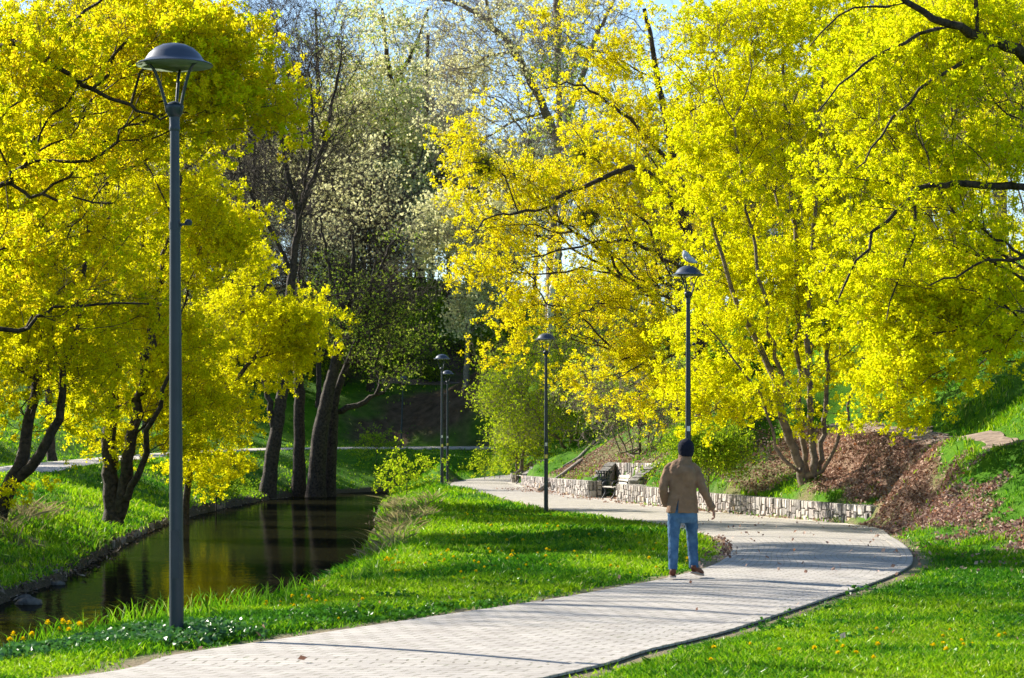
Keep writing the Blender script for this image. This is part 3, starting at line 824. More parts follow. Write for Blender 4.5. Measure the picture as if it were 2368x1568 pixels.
# ------------------------------------------------------------------ benches
M['iron'] = noisy('cast_iron', (0.018, 0.022, 0.028), (0.035, 0.04, 0.05), 20, 0.45, 0.001, 0.3, 0.5)
M['slat'] = noisy('silvered_slat', (0.30, 0.27, 0.24), (0.48, 0.44, 0.40), 14, 0.85, 0.002)
def bench(loc, rz, label):
    """built facing -y, length along x"""
    root = empty('park_bench', loc, label, 'bench', 'park benches in the stone bays', rz)
    mb = MB()
    for i in range(5):
        y = -0.24 + i * 0.105
        mb.box((0, y, 0.43 - 0.012 * abs(i - 2) * 0 - 0.01 * (i > 2)), (1.85, 0.085, 0.035))
    autosmooth(mb.build('seat', [M['slat']], root))
    mb = MB()
    for i in range(3):
        a = math.radians(14)
        z = 0.55 + i * 0.125; y = 0.25 + (z - .43) * math.tan(a)
        R = np.array([[1, 0, 0], [0, math.cos(a), math.sin(a)], [0, -math.sin(a), math.cos(a)]])
        mb.box((0, y, z), (1.85, 0.035, 0.10), R=R)
    mb.build('backrest', [M['slat']], root)
    for s in (-1, 1):
        x = 0.80 * s
        mb = MB()
        fr = catmull([(x, -0.33, 0.0), (x, -0.25, 0.14), (x, -0.20, 0.28), (x, -0.26, 0.405)], 12)
        mb.tube(fr, [0.026] * 12, 6)
        bk = catmull([(x, 0.30, 0.0), (x, 0.22, 0.18), (x, 0.21, 0.40), (x, 0.36, 0.86)], 14)
        mb.tube(bk, [0.026] * 14, 6)
        mb.tube(catmull([(x, -0.26, 0.39), (x, 0, 0.37), (x, 0.21, 0.385)], 8), [0.022] * 8, 6)
        mb.tube(catmull([(x, -0.21, 0.16), (x, 0, 0.24), (x, 0.22, 0.16)], 8), [0.016] * 8, 6)
        sf = mb.build('side_frame', [M['iron']], root, True)
        mb = MB()
        ar = catmull([(x, -0.25, 0.40), (x, -0.31, 0.53), (x, -0.20, 0.635), (x, 0.05, 0.645), (x, 0.26, 0.60)], 18)
        mb.tube(ar, [0.024] * 18, 6)
        mb.build('armrest', [M['iron']], sf, True)
    return root
wd = math.atan2(79.0 - 83.7, 3.62 - 2.8)           # along the wall, towards us
def facing(nx_, ny_): return math.atan2(ny_, nx_) + math.pi / 2
bench((3.72, 82.2, 0.10), facing(-0.985, -0.17), 'weathered slat bench with black iron arms next to the litter bin')
bench((0.62, 108.6, 0.29), facing(-0.985, -0.12), 'weathered slat bench in the farther stone bay')

# ------------------------------------------------------------------ litter bin
M['binsteel'] = noisy('dark_blue_steel', (0.012, 0.022, 0.032), (0.02, 0.034, 0.048), 20, 0.4, 0, 0.5, 0.5)
def bin_():
    root = empty('litter_bin', (3.38, 84.15, pathz(84.0) + 0.03), 'dark flared steel litter bin with open slatted top beside the bench', 'litter bin')
    mb = MB()
    for k in range(20):
        a = 2 * math.pi * k / 20
        c, s = math.cos(a), math.sin(a)
        mb.beam((0.20 * c, 0.20 * s, 0.05), (0.20 * c, 0.20 * s, 0.66), 0.045, 0.012, 0, up=(c, s, 0))
    mb.lathe([(0.17, 0.03), (0.205, 0.03), (0.205, 0.07), (0.17, 0.07)], 24)
    mb.lathe([(0.18, 0.62), (0.212, 0.62), (0.212, 0.67), (0.18, 0.67)], 24)
    autosmooth(mb.build('body', [M['binsteel']], root))
    mb = MB(); mb.lathe([(0.165, 0.05), (0.175, 0.06), (0.178, 0.60), (0.16, 0.60)], 24)
    mb.build('liner', [M['binsteel']], root, True)
    for k in range(16):
        mb = MB()
        a = 2 * math.pi * k / 16; c, s = math.cos(a), math.sin(a)
        pts = catmull([(0.205 * c, 0.205 * s, 0.655), (0.225 * c, 0.225 * s, 0.80), (0.31 * c, 0.31 * s, 0.955)], 6)
        for i in range(5):
            mb.beam(pts[i], pts[i + 1], 0.034, 0.010, 0, up=(c, s, 0.2))
        mb.build('flared_slat', [M['binsteel']], root)
    mb = MB(); mb.lathe([(0.285, 0.945), (0.335, 0.95), (0.335, 0.975), (0.285, 0.97)], 28)
    mb.build('rim', [M['binsteel']], root, True)
bin_()

# ------------------------------------------------------------------ lamps
M['lamppaint'] = noisy('blue_grey_paint', (0.014, 0.024, 0.038), (0.022, 0.034, 0.052), 3, 0.42, 0, 0.1, 0.5)
M['lampshade'] = noisy('blue_grey_shade_paint', (0.035, 0.048, 0.075), (0.05, 0.062, 0.095), 4, 0.38, 0, 0.1, 0.5)
M['reflector'] = noisy('green_white_reflector', (0.12, 0.15, 0.11), (0.16, 0.20, 0.14), 4, 0.5)
M['sticker'] = noisy('yellow_sticker', (0.75, 0.62, 0.10), (0.80, 0.68, 0.2), 30, 0.6)
M['whitesticker'] = noisy('white_sticker', (0.7, 0.7, 0.68), (0.8, 0.8, 0.78), 30, 0.6)
def lamp(x, y, z, label, phase=0.3, lean=0.0, stickers=True, rz=0.0):
    root = empty('street_lamp', (x, y, z), label, 'street lamp', 'blue grey park lamps')
    root.rotation_euler = (0, lean, rz)
    mb = MB()
    mb.lathe([(0.064, -0.3), (0.064, 0.0), (0.0625, 0.6), (0.060, 1.4), (0.054, 2.6), (0.0475, 3.6), (0.040, 4.51), (0.030, 4.515)], 20)
    pole = autosmooth(mb.build('pole', [M['lamppaint']], root), 50)
    mb = MB(); mb.box((0, -0.066, 0.75), (0.075, 0.012, 0.42)); mb.build('hatch', [M['lamppaint']], pole)
    if stickers:
        mb = MB()
        for hz, hh in ((1.62, .11),):
            n = 7
            V = []
            for i in range(n):
                a = -math.pi / 2 + (i / (n - 1) - .5) * 1.5
                for zz in (hz - hh / 2, hz + hh / 2):
                    V.append((0.0612 * math.cos(a), 0.0612 * math.sin(a), zz))
            mb.add(V, [[2 * i, 2 * i + 2, 2 * i + 3, 2 * i + 1] for i in range(n - 1)])
        mb.build('sticker', [M['sticker']], pole)
        mb = MB(); V = []
        for i in range(n):
            a = -math.pi / 2 + (i / (n - 1) - .5) * 1.2
            for zz in (1.93, 2.03):
                V.append((0.0602 * math.cos(a), 0.0602 * math.sin(a), zz))
        mb.add(V, [[2 * i, 2 * i + 2, 2 * i + 3, 2 * i + 1] for i in range(n - 1)])
        mb.build('sticker', [M['whitesticker']], pole)
    mb = MB()
    mb.beam((0.03, 0, 3.66), (0.115, -0.01, 3.68), 0.02, 0.02); mb.lathe([(0.0, 0), (0.028, 0.004), (0.034, 0.03), (0.02, 0.055)], 10, 0, (0.12, -0.01, 3.66))
    mb.lathe([(0.049, -0.03), (0.053, -0.03), (0.053, 0.03), (0.049, 0.03)], 16, 0, (0, 0, 3.66))
    mb.build('socket', [M['lamppaint']], root, False)
    mb = MB()
    mb.lathe([(0.044, 4.50), (0.050, 4.52), (0.0445, 4.54), (0.046, 4.62), (0.060, 4.635), (0.068, 4.65), (0.080, 4.695), (0.0825, 4.715), (0.078, 4.725), (0.055, 4.745), (0.02, 4.76)], 22)
    autosmooth(mb.build('collar', [M['lamppaint']], root), 35)
    for k in range(3):
        a = phase + 2 * math.pi * k / 3
        c, s = math.cos(a), math.sin(a)
        pts = [(r_ * c, r_ * s, z_) for r_, z_ in ((0.070, 4.66), (0.080, 4.73), (0.125, 4.88), (0.165, 4.985), (0.196, 5.04), (0.232, 5.075), (0.27, 5.088))]
        mb = MB(); mb.tube(catmull(pts, 18), [0.0135] * 18, 8)
        mb.build('arm', [M['lamppaint']], root, True)
    mb = MB()
    mb.lathe([(0.338, 5.078), (0.341, 5.084), (0.330, 5.092), (0.275, 5.112), (0.258, 5.128), (0.225, 5.180), (0.175, 5.226), (0.11, 5.258), (0.05, 5.272), (0.01, 5.275)], 44)
    sh = autosmooth(mb.build('shade', [M['lampshade']], root), 60)
    mb = MB(); mb.lathe([(0.336, 5.0775), (0.26, 5.086), (0.10, 5.080), (0.01, 5.075)], 44)
    mb.build('reflector', [M['reflector']], sh, True)
    return root
LAMPS = [(-2.97, 20.3, 0.0, 'nearest and largest park lamp, standing in the grass beside the stream', 1.5),
         (3.56, 46.3, 0.0, 'park lamp rising behind the walking man with a pigeon on its shade', 0.1),
         (1.01, 67.9, 0.0, 'park lamp on the lawn in front of the low stone wall', 0.5),
         (-2.80, 91.7, None, 'park lamp on the grass crest by the stream, front one of a close pair', 0.9),
         (-3.18, 113, None, 'park lamp partly hidden behind its twin on the stream bank', 0.4),
         (-7.95, 164.0, None, 'dark slightly leaning park lamp by the far footpath under the hill', 0.2),
         (-18.4, 87.3, None, 'park lamp behind the yellow trees at the left end of the far footpath', 0.2),
         (-21.0, 130.5, None, 'park lamp half hidden among yellow branches beyond the stream', 0.6)]
for i, (x, y, z, lb, ph) in enumerate(LAMPS):
    if z is None:
        z = gz(x, y) - 0.02
        if i == 3: z = 0.44
        if i == 4: z = 0.60
    if i == 1: z = 0.20
    lamp(x, y, z, lb, ph, lean=0.03 if i == 5 else (-0.004 if i == 0 else 0), stickers=(i not in (0, 5, 6, 7)))

# culvert head beyond the bend
mb = MB()
mb.box((-0.6, 154.2, 0.5), (1.5, 0.5, 1.5), 0); mb.beam((-1.6, 153.0, 0.35), (-0.9, 154.2, 1.2), 0.4, 0.5, 0); mb.beam((0.5, 152.8, 0.2), (0.1, 154.2, 1.2), 0.4, 0.5, 0)
put(mb.build('culvert_headwall', [M['concrete']]), 'dark concrete culvert head in the grass bank beyond the path bend', 'culvert')

# wooden stakes holding the far bank, stones at the water's edge
mb = MB(); rg = np.random.default_rng(5)
li = [i for i in range(len(RIV)) if 55 < RIV[i, 1] < 100]
Lb = catmull(Lf[li] + nrm[li] * -0.85, 150)
for i in range(0, 150):
    x, y = Lb[i]; h = rg.uniform(0.10, 0.22)
    mb.tube([(x, y, WL - .4), (x + rg.uniform(-.03, .03), y, WL + h)], [0.045, 0.04], 6)
mb.tube([(q[0] - .08, q[1], WL + .08) for q in Lb[::6]], [0.05] * len(Lb[::6]), 6)
put(mb.build('stake_revetment', [M['oldwood']], smooth=False), 'row of short wooden stakes holding the far stream bank', 'revetment')
def rock(x, y, z, r, label, seed):
    rg = np.random.default_rng(seed); mb = MB(); mb.ball((0, 0, 0), (r, r * .7, r * .5), 12)
    v = mb.v[0]; v *= (1 + 0.28 * (rg.random((len(v), 1)) - .5)); mb.v[0] = v
    put(mb.build('rock', [M['wetrock']], smooth=True, loc=(x, y, z)), label, 'rock', 'rocks at the water edge')
rock(-7.25, 34.4, WL + .0, .22, 'flat grey rock at the water edge, nearest of the bank rocks', 1)
rock(-7.55, 35.6, WL + .0, .15, 'small rounded rock lying behind the flat bank rock', 2)
rock(-7.85, 39.6, WL + .0, .14, 'dark rock half in the water below the leaning tree', 3)

# ------------------------------------------------------------------ pigeon and magpie
M['pigeon'] = noisy('pigeon_feather', (0.30, 0.31, 0.34), (0.62, 0.62, 0.66), 14, 0.8)
M['pigeondark'] = noisy('dark_feather', (0.02, 0.022, 0.03), (0.06, 0.065, 0.085), 14, 0.7)
M['white'] = noisy('white_feather', (0.70, 0.70, 0.70), (0.82, 0.82, 0.82), 14, 0.8)
M['birdleg'] = noisy('bird_leg', (0.25, 0.10, 0.08), (0.35, 0.15, 0.10), 14, 0.7)
def bird(name, loc, rz, s, mats, label, cat, tail=0.16, pitch=35):
    root = empty(name, loc, label, cat, rz=rz); root.scale = (s, s, s)
    mb = MB()
    cp_, sp_ = math.cos(math.radians(pitch)), math.sin(math.radians(pitch))
    sp = catmull([(-.13, 0, .06), (-.07, 0, .095), (0, 0, .135), (.06, 0, .185), (.085, 0, .235), (.10, 0, .265), (.118, 0, .270), (.135, 0, .267)], 22)
    rad = np.interp(np.linspace(0, 1, 22), [0, .15, .35, .55, .68, .8, .9, 1], [.022, .05, .072, .066, .044, .034, .030, .012])
    mb.tube(sp, [float(q) for q in rad], 12)
    mb.tube([(.132, 0, .266), (.162, 0, .258)], [.009, .002], 6)
    mb.build('body', [mats[0]], root, True)
    for sgn in (-1, 1):
        mb = MB()
        pts = catmull([(.05, .058 * sgn, .17), (-.02, .068 * sgn, .13), (-.10, .045 * sgn, .08), (-.17, .02 * sgn, .05)], 10)
        mb.tube(pts, [(.012, float(q)) for q in np.interp(np.linspace(0, 1, 10), [0, .35, .8, 1], [.02, .045, .03, .006])], 8, ref=(0, 1, 0))
        mb.build('wing', [mats[1]], root, True)
        mb = MB(); mb.tube([(-.005, .025 * sgn, .085), (.0, .028 * sgn, .0)], [.008, .006], 6); mb.tube([(-.02, .028 * sgn, .004), (.03, .028 * sgn, .004)], [.005, .004], 5)
        mb.build('leg', [mats[3]], root)
    mb = MB()
    mb.tube([(-.11, 0, .075), (-.11 - tail * .5, 0, .045), (-.11 - tail, 0, .015)], [(.03, .012), (.034, .008), (.03, .005)], 8, ref=(0, 1, 0))
    mb.build('tail', [mats[2]], root, True)
    return root
bird('pigeon', (3.58, 46.3, 5.468), math.radians(150), 1.05, (M['pigeon'], M['pigeon'], M['pigeondark'], M['birdleg']), 'pale grey pigeon perched on top of a lamp shade', 'pigeon')

# ------------------------------------------------------------------ playground on the hilltop
M['red'] = noisy('red_paint', (0.50, 0.035, 0.02), (0.60, 0.05, 0.03), 6, 0.5)
M['orange'] = noisy('orange_paint', (0.65, 0.16, 0.02), (0.75, 0.20, 0.03), 6, 0.5)
M['blue'] = noisy('blue_paint', (0.01, 0.06, 0.38), (0.02, 0.09, 0.48), 6, 0.5)
M['teal'] = noisy('teal_paint', (0.01, 0.26, 0.20), (0.02, 0.32, 0.25), 6, 0.5)
M['whitepaint'] = noisy('white_paint', (0.68, 0.70, 0.74), (0.78, 0.80, 0.82), 6, 0.5)
M['meshgreen'] = noisy('green_fence_paint', (0.012, 0.07, 0.05), (0.02, 0.10, 0.07), 6, 0.6)
def at(px, Y):
    x = (px - 1184) * Y / F
    return x, Y, gz(x, Y)
x, y, z = at(908, 214)
root = empty('climbing_tower', (x, y, z), 'tall red playground tower on the hilltop', 'playground tower')
for i, (a_, b_) in enumerate(((-.45, -.45), (.45, -.45), (.45, .45), (-.45, .45))):
    mb = MB(); mb.tube([(a_, b_, -.2), (a_, b_, 2.9)], .09, 8); mb.build('post', [M['red']], root)
mb = MB(); mb.box((0, 0, 1.3), (1.0, 1.0, .1)); mb.build('deck', [M['orange']], root)
mb = MB(); mb.box((0, -.5, 1.8), (.85, .05, .8)); mb.box((-.5, 0, 1.8), (.05, .85, .8)); mb.build('side_panel', [M['red']], root)
mb = MB(); mb.add([(-.65, -.65, 2.8), (.65, -.65, 2.8), (.65, .65, 2.8), (-.65, .65, 2.8), (0, 0, 3.6)], [[0, 1, 4], [1, 2, 4], [2, 3, 4], [3, 0, 4], [3, 2, 1, 0]]); mb.build('roof', [M['red']], root)
mb = MB(); pts = catmull([(.55, -.2, 1.35), (1.1, -.2, .9), (1.7, -.2, .4), (2.3, -.2, .2)], 12)
mb.tube(pts, [(.05, .3)] * 12, 8, ref=(0, 0, 1)); mb.build('slide', [M['red']], root, True)
x, y, z = at(1001, 212)
root = empty('spring_rider', (x, y, z), 'blue playground spring seat on the hilltop', 'spring rider')
mb = MB(); mb.tube([(.12 * math.cos(t * 1.2), .12 * math.sin(t * 1.2), t * .02) for t in range(25)], .02, 5); mb.build('spring', [M['whitepaint']], root)
mb = MB(); mb.tube(catmull([(-.5, 0, .75), (-.2, 0, .6), (.2, 0, .65), (.5, 0, 1.05)], 10), [.12, .16, .18, .2, .2, .2, .18, .17, .16, .12], 8); mb.build('seat', [M['blue']], root, True)
x, y, z = at(1030, 213)
for px, lb in ((1027, 'small orange playground bollard beside the blue spring seat'), (1061, 'orange playground bollard farther along the hilltop')):
    x, y, z = at(px, 213); mb = MB(); mb.lathe([(.12, -.1), (.14, .0), (.14, .65), (.1, .78), (.02, .82)], 12, 0, (0, 0, 0)); put(mb.build('bollard', [M['orange']], smooth=True, loc=(x, y, z)), lb, 'bollard', 'orange bollards in the playground')
x, y, z = at(1112, 214)
root = empty('swing_frame', (x, y, z), 'white swing frame in the hilltop playground', 'swing')
for s_ in (-1, 1):
    mb = MB(); mb.tube([(s_ * 1.4, -.9, -.1), (s_ * 1.3, 0, 2.5), (s_ * 1.4, .9, -.1)], .06, 6); mb.build('leg', [M['whitepaint']], root)
mb = MB(); mb.tube([(-1.4, 0, 2.5), (1.4, 0, 2.5)], .06, 6); mb.build('crossbar', [M['whitepaint']], root)
mb = MB(); mb.tube([(-.3, 0, 2.5), (-.3, 0, .5)], .015, 4); mb.tube([(.3, 0, 2.5), (.3, 0, .5)], .015, 4); mb.box((0, 0, .5), (.7, .25, .05)); mb.build('swing_seat', [M['blue']], root)
x, y, z = at(1140, 212)
root = empty('play_panel', (x, y, z), 'teal playground panel beside the white swing frame', 'play panel')
for s_ in (-1, 1):
    mb = MB(); mb.tube([(s_ * .5, 0, -.1), (s_ * .5, 0, 2.6)], .07, 6); mb.build('post', [M['teal']], root)
mb = MB(); mb.box((0, 0, 1.9), (.9, .06, 1.1)); mb.build('board', [M['teal']], root)
root = empty('mesh_fence', (*at(960, 222)[:2], at(960, 222)[2]), 'dark green mesh fence behind the hilltop playground', 'fence')
for k in range(9):
    xx = -6 + k * 1.9; mb = MB(); mb.tube([(xx, 0, -.3), (xx, 0, 3.0)], .05, 6); mb.build('post', [M['meshgreen']], root)
mb = MB()
for k in range(92):
    xx = -6 + k * .166; mb.beam((xx, 0, .05), (xx, 0, 2.95), .025, .025)
for k in range(12):
    mb.beam((-6, .02, .1 + k * .26), (9.2, .02, .1 + k * .26), .025, .025)
mb.build('mesh_panel', [M['meshgreen']], root)

# ------------------------------------------------------------------ the walking man (local: x right, y ahead, z up)
M['jacket'] = None
m, nt, N, L, b = nodes_of('brown_jacket_cloth')
n1 = noise(nt, 9, 5, 0.6); n2 = noise(nt, 220, 2, 0.5)
r = ramp(nt, [(0.3, (0.21, 0.118, 0.066)), (0.7, (0.30, 0.178, 0.105))]); L.new(n1.outputs[0], r.inputs[0]); L.new(r.outputs[0], b.inputs['Base Color'])
b.inputs['Roughness'].default_value = 0.9; b.inputs['Specular IOR Level'].default_value = 0.1
b.inputs['Sheen Weight'].default_value = 0.15
bump(nt, b, n1.outputs[0], 0.012)
M['jacket'] = m
M['jean'] = noisy('blue_denim', (0.030, 0.085, 0.18), (0.10, 0.20, 0.33), 7, 0.9, 0.012)
M['hat'] = noisy('navy_knit', (0.006, 0.007, 0.016), (0.012, 0.013, 0.026), 60, 0.95, 0.004)
M['shoe'] = noisy('brown_leather', (0.10, 0.03, 0.016), (0.17, 0.055, 0.03), 20, 0.6)
M['shoeblack'] = noisy('black_upper', (0.010, 0.011, 0.014), (0.02, 0.02, 0.026), 20, 0.6)
M['sole'] = noisy('pale_sole', (0.26, 0.22, 0.19), (0.38, 0.33, 0.29), 20, 0.7)
M['skin'] = noisy('skin', (0.34, 0.15, 0.10), (0.44, 0.21, 0.15), 14, 0.55, 0.001)
man = empty('person', (2.2, 29.6, pathz(29.6) + 0.055), 'man walking away in a brown jacket, blue jeans and dark knitted cap', 'person', rz=math.radians(-5))

def fuse(mb, name, mat, voxel, smooth_it, disp=0.0, parent=man, tex=0.12):
    o = mb.build(name, [mat] if not isinstance(mat, list) else mat, parent, True)
    r = o.modifiers.new('remesh', 'REMESH'); r.mode = 'VOXEL'; r.voxel_size = voxel; r.use_smooth_shade = True
    if smooth_it:
        s_ = o.modifiers.new('smooth', 'SMOOTH'); s_.factor = 0.6; s_.iterations = smooth_it
    if disp:
        t_ = bpy.data.textures.new(name + '_folds', 'CLOUDS'); t_.noise_scale = tex; t_.noise_depth = 2
        dm = o.modifiers.new('folds', 'DISPLACE'); dm.texture = t_; dm.strength = disp; dm.mid_level = 0.5; dm.texture_coords = 'LOCAL'
    return o

# body: head, neck, trunk, arms, hands, legs, feet as one surface
mb = MB()
mb.tube([(0.02, 0, .80), (0.0, 0, .95), (0, 0, 1.10), (0, .01, 1.25), (0, .0, 1.40), (0.01, -.005, 1.47)], [(.15, .095), (.155, .10), (.14, .09), (.15, .10), (.15, .09), (.07, .06)], 20, ref=(1, 0, 0))
mb.tube([(0.015, 0.0, 1.44), (0.035, .02, 1.52), (0.04, .03, 1.60)], [.06, .055, .055], 14)
HC = np.array([0.045, 0.035, 1.665])
mb.ball(HC, (.073, .095, .115), 20)                                                   # skull
mb.tube([HC + (0, .05, -.02), HC + (0, .06, -.075)], [.055, .045], 14)               # jaw
mb.tube([HC + (0, .09, .015), HC + (0, .112, -.022), HC + (0, .09, -.03)], [.010, .015, .012], 8)   # nose
mb.ball(HC + (0, .088, -.062), (.022, .010, .007), 8)                                  # lips
for s_ in (-1, 1):
    mb.ball(HC + (.030 * s_, .083, .012), (.014, .012, .010), 8)                       # eyes
    mb.ball(HC + (.030 * s_, .087, .030), (.020, .009, .005), 8)                       # brows
    mb.ball(HC + (.077 * s_, .0, -.005), (.010, .020, .030), 8)                        # ears
ARM_R = [(0.160, 0, 1.405), (0.225, -.02, 1.27), (0.265, -.03, 1.13), (0.335, 0.02, 1.00), (0.385, .06, .895)]
ARM_L = [(-0.165, 0, 1.412), (-0.225, -.03, 1.29), (-0.245, -.06, 1.16), (-0.235, 0.02, 1.03), (-0.205, .085, .945)]
for A_ in (ARM_R, ARM_L):
    mb.tube(catmull(A_, 14), list(np.interp(np.linspace(0, 1, 14), [0, .5, 1], [.048, .036, .026])), 12)
# hands: palm and five bent fingers
def hand(w, dirv, palm_n, side):
    w = np.array(w); t = np.array(dirv, float); t /= np.linalg.norm(t)
    nn = np.array(palm_n, float); nn -= t * np.dot(nn, t); nn /= np.linalg.norm(nn)
    a = np.cross(t, nn) * side                                                       # towards the thumb
    mb.tube([w - t * .03, w + t * .02, w + t * .055, w + t * .085], [(.022, .018), (.034, .017), (.040, .016), (.036, .013)], 12, ref=tuple(a))
    for k, (off, ln) in enumerate(((.029, .068), (.010, .078), (-.010, .072), (-.028, .056))):
        b0 = w + t * .080 + a * off
        p1 = b0 + t * ln * .45 + nn * ln * .12
        p2 = p1 + t * ln * .22 + nn * ln * .32
        p3 = p2 - t * ln * .08 + nn * ln * .30
        mb.tube(catmull([b0 - t * .01, p1, p2, p3], 9), list(np.linspace(.0092, .0068, 9)), 8)
    th = w + t * .02 + a * .030
    mb.tube(catmull([th, th + t * .03 + a * .016 + nn * .008, th + t * .058 + a * .012 + nn * .022, th + t * .075 + a * .002 + nn * .032], 8), list(np.linspace(.0115, .0075, 8)), 8)
hand((0.393, .068, .880), (0.25, .25, -1), (-1, .2, -.1), 1)
hand((-0.200, .10, .935), (0.35, .5, -.8), (1, .2, .3), -1)
LEG_L = [(-0.085, 0.0, .88), (-0.105, .01, .70), (-0.115, .01, .48), (-0.118, -.015, .28), (-0.120, -.03, .08)]
LEG_R = [(0.095, 0.02, .88), (0.115, .10, .70), (0.125, .20, .50), (0.135, .21, .30), (0.145, .20, .115)]
for Q in (LEG_L, LEG_R):
    mb.tube(catmull(Q, 16), list(np.interp(np.linspace(0, 1, 16), [0, .25, .5, .62, .9, 1], [.078, .068, .046, .047, .032, .034])), 14)
FEET = [((-0.120, -.055, .0), 4, 0.0), ((0.150, .165, .012), -26, 0.16)]
for (fx, fy, fz), ang, lift in FEET:
    a = math.radians(ang); dx, dy = -math.sin(a), math.cos(a)
    mb.tube([(fx, fy, fz + .06), (fx + dx * .10, fy + dy * .10, fz + .05), (fx + dx * .20, fy + dy * .20, fz + .04)], [.034, .034, .028], 10)
fuse(mb, 'body', M['skin'], 0.0048, 2)

# jacket
mb = MB()
mb.tube([(0.0, .005, .835), (0.0, .005, .92), (0.003, .0, 1.02), (0.005, -.004, 1.12), (0.004, -.012, 1.24), (0.0, -.016, 1.34), (-.002, -.012, 1.415), (.004, -.006, 1.462), (.018, .004, 1.50), (.03, .012, 1.535)],
        [(.212, .150), (.206, .148), (.190, .138), (.176, .129), (.186, .135), (.194, .137), (.178, .124), (.138, .100), (.095, .080), (.076, .072)], 30, ref=(1, 0, 0))
mb.tube(catmull([(0.10, -.008, 1.425)] + ARM_R[0:], 22), list(np.interp(np.linspace(0, 1, 22), [0, .2, .5, .75, 1], [.058, .062, .058, .052, .044])), 16)
mb.tube(catmull([(-0.10, -.008, 1.43)] + ARM_L[0:], 22), list(np.interp(np.linspace(0, 1, 22), [0, .2, .5, .75, 1], [.058, .064, .060, .055, .048])), 16)
jk = fuse(mb, 'jacket', M['jacket'], 0.0085, 4, 0.034, tex=0.11)
# the back vent: a real slit cut through the tail
dg = None
cut = MB()
cut.add([(-.045, -.30, 1.035), (-.105, -.30, .78), (-.055, -.30, .78), (-.045, -.02, 1.035), (-.105, -.02, .78), (-.055, -.02, .78)], [[0, 1, 2], [5, 4, 3], [0, 3, 4, 1], [1, 4, 5, 2], [2, 5, 3, 0]])
cutter = cut.build('slit', [])
bo = jk.modifiers.new('slit', 'BOOLEAN'); bo.operation = 'DIFFERENCE'; bo.object = cutter; bo.solver = 'EXACT'
cutter.parent = man
bpy.context.view_layer.update()
dg = bpy.context.evaluated_depsgraph_get()
baked = bpy.data.meshes.new_from_object(jk.evaluated_get(dg))
jk.modifiers.clear(); jk.data = baked
bpy.data.objects.remove(cutter)
baked.polygons.foreach_set('use_smooth', [True] * len(baked.polygons))
if not len(baked.materials): baked.materials.append(M['jacket'])
# seam over the shoulders, stand collar, cuffs
mb = MB()
mb.tube([(.03 + .079 * math.cos(t), .010 + .074 * math.sin(t), 1.512 + .012 * math.sin(t)) for t in np.linspace(0, 2 * math.pi, 25)], [(.009, .036)] * 25, 8, ref=(0, 0, 1), caps=False)
V = []
for k in range(25):
    t = 2 * math.pi * k / 24
    for rr, zz in ((.100, 1.487), (.094, 1.53), (.090, 1.575), (.082, 1.578), (.078, 1.50)):
        V.append((.034 + rr * .94 * math.cos(t), .018 + rr * .86 * math.sin(t), zz + .012 * math.sin(t) - .012 * math.cos(t)))
mb = MB(); mb.add(V, [[k * 5 + i, (k + 1) * 5 + i, (k + 1) * 5 + (i + 1) % 5, k * 5 + (i + 1) % 5] for k in range(24) for i in range(5)])
mb.build('collar', [M['jacket']], jk, True)
for Q, rr in ((ARM_R, .050), (ARM_L, .056)):
    q = catmull(Q, 20); mb = MB(); mb.tube([q[-3], q[-1] + (q[-1] - q[-3]) * .12], [rr, rr], 16)
    mb.build('cuff', [M['jacket']], jk, True)
t_ = np.linspace(math.pi * 1.08, math.pi * 1.92, 16)
mb = MB(); mb.tube([(.155 * math.cos(q), -.012 + .128 * math.sin(q), 1.40 + .012 * math.cos(2 * q)) for q in t_], [.004] * 16, 6)
mb.build('shoulder_seam', [M['jacket']], jk, True)
# jeans
mb = MB()
mb.tube([(0.005, .005, .70), (0.0, .005, .78), (0.0, .005, .88), (0, .005, 1.0)], [(.10, .08), (.178, .118), (.185, .125), (.168, .11)], 24, ref=(1, 0, 0))
mb.tube(catmull([(-0.088, 0.0, .86)] + LEG_L[1:-1] + [(-0.120, -.035, .095)], 22), list(np.interp(np.linspace(0, 1, 22), [0, .15, .3, .5, .6, .85, 1], [.098, .094, .084, .068, .070, .062, .060])), 18)
mb.tube(catmull([(0.092, 0.01, .86)] + LEG_R[1:-1] + [(0.148, .185, .115)], 22), list(np.interp(np.linspace(0, 1, 22), [0, .15, .3, .5, .6, .85, 1], [.098, .094, .084, .070, .071, .063, .060])), 18)
jn = fuse(mb, 'jeans', M['jean'], 0.0085, 4, 0.02, tex=0.07)
# knitted cap
mb = MB()
mb.tube([HC + (.004, -.012, -.105), HC + (.004, -.010, -.06), HC + (.002, -.006, .0), HC + (0, -.006, .045), HC + (0, -.007, .08), HC + (0, -.008, .105), HC + (0, -.01, .122), HC + (0, -.012, .130)],
        [(.082, .096), (.098, .112), (.107, .122), (.103, .117), (.088, .100), (.064, .072), (.034, .038), (.01, .012)], 24, ref=(1, 0, 0))
fuse(mb, 'knitted_cap', M['hat'], 0.007, 3, 0.006, tex=0.03)
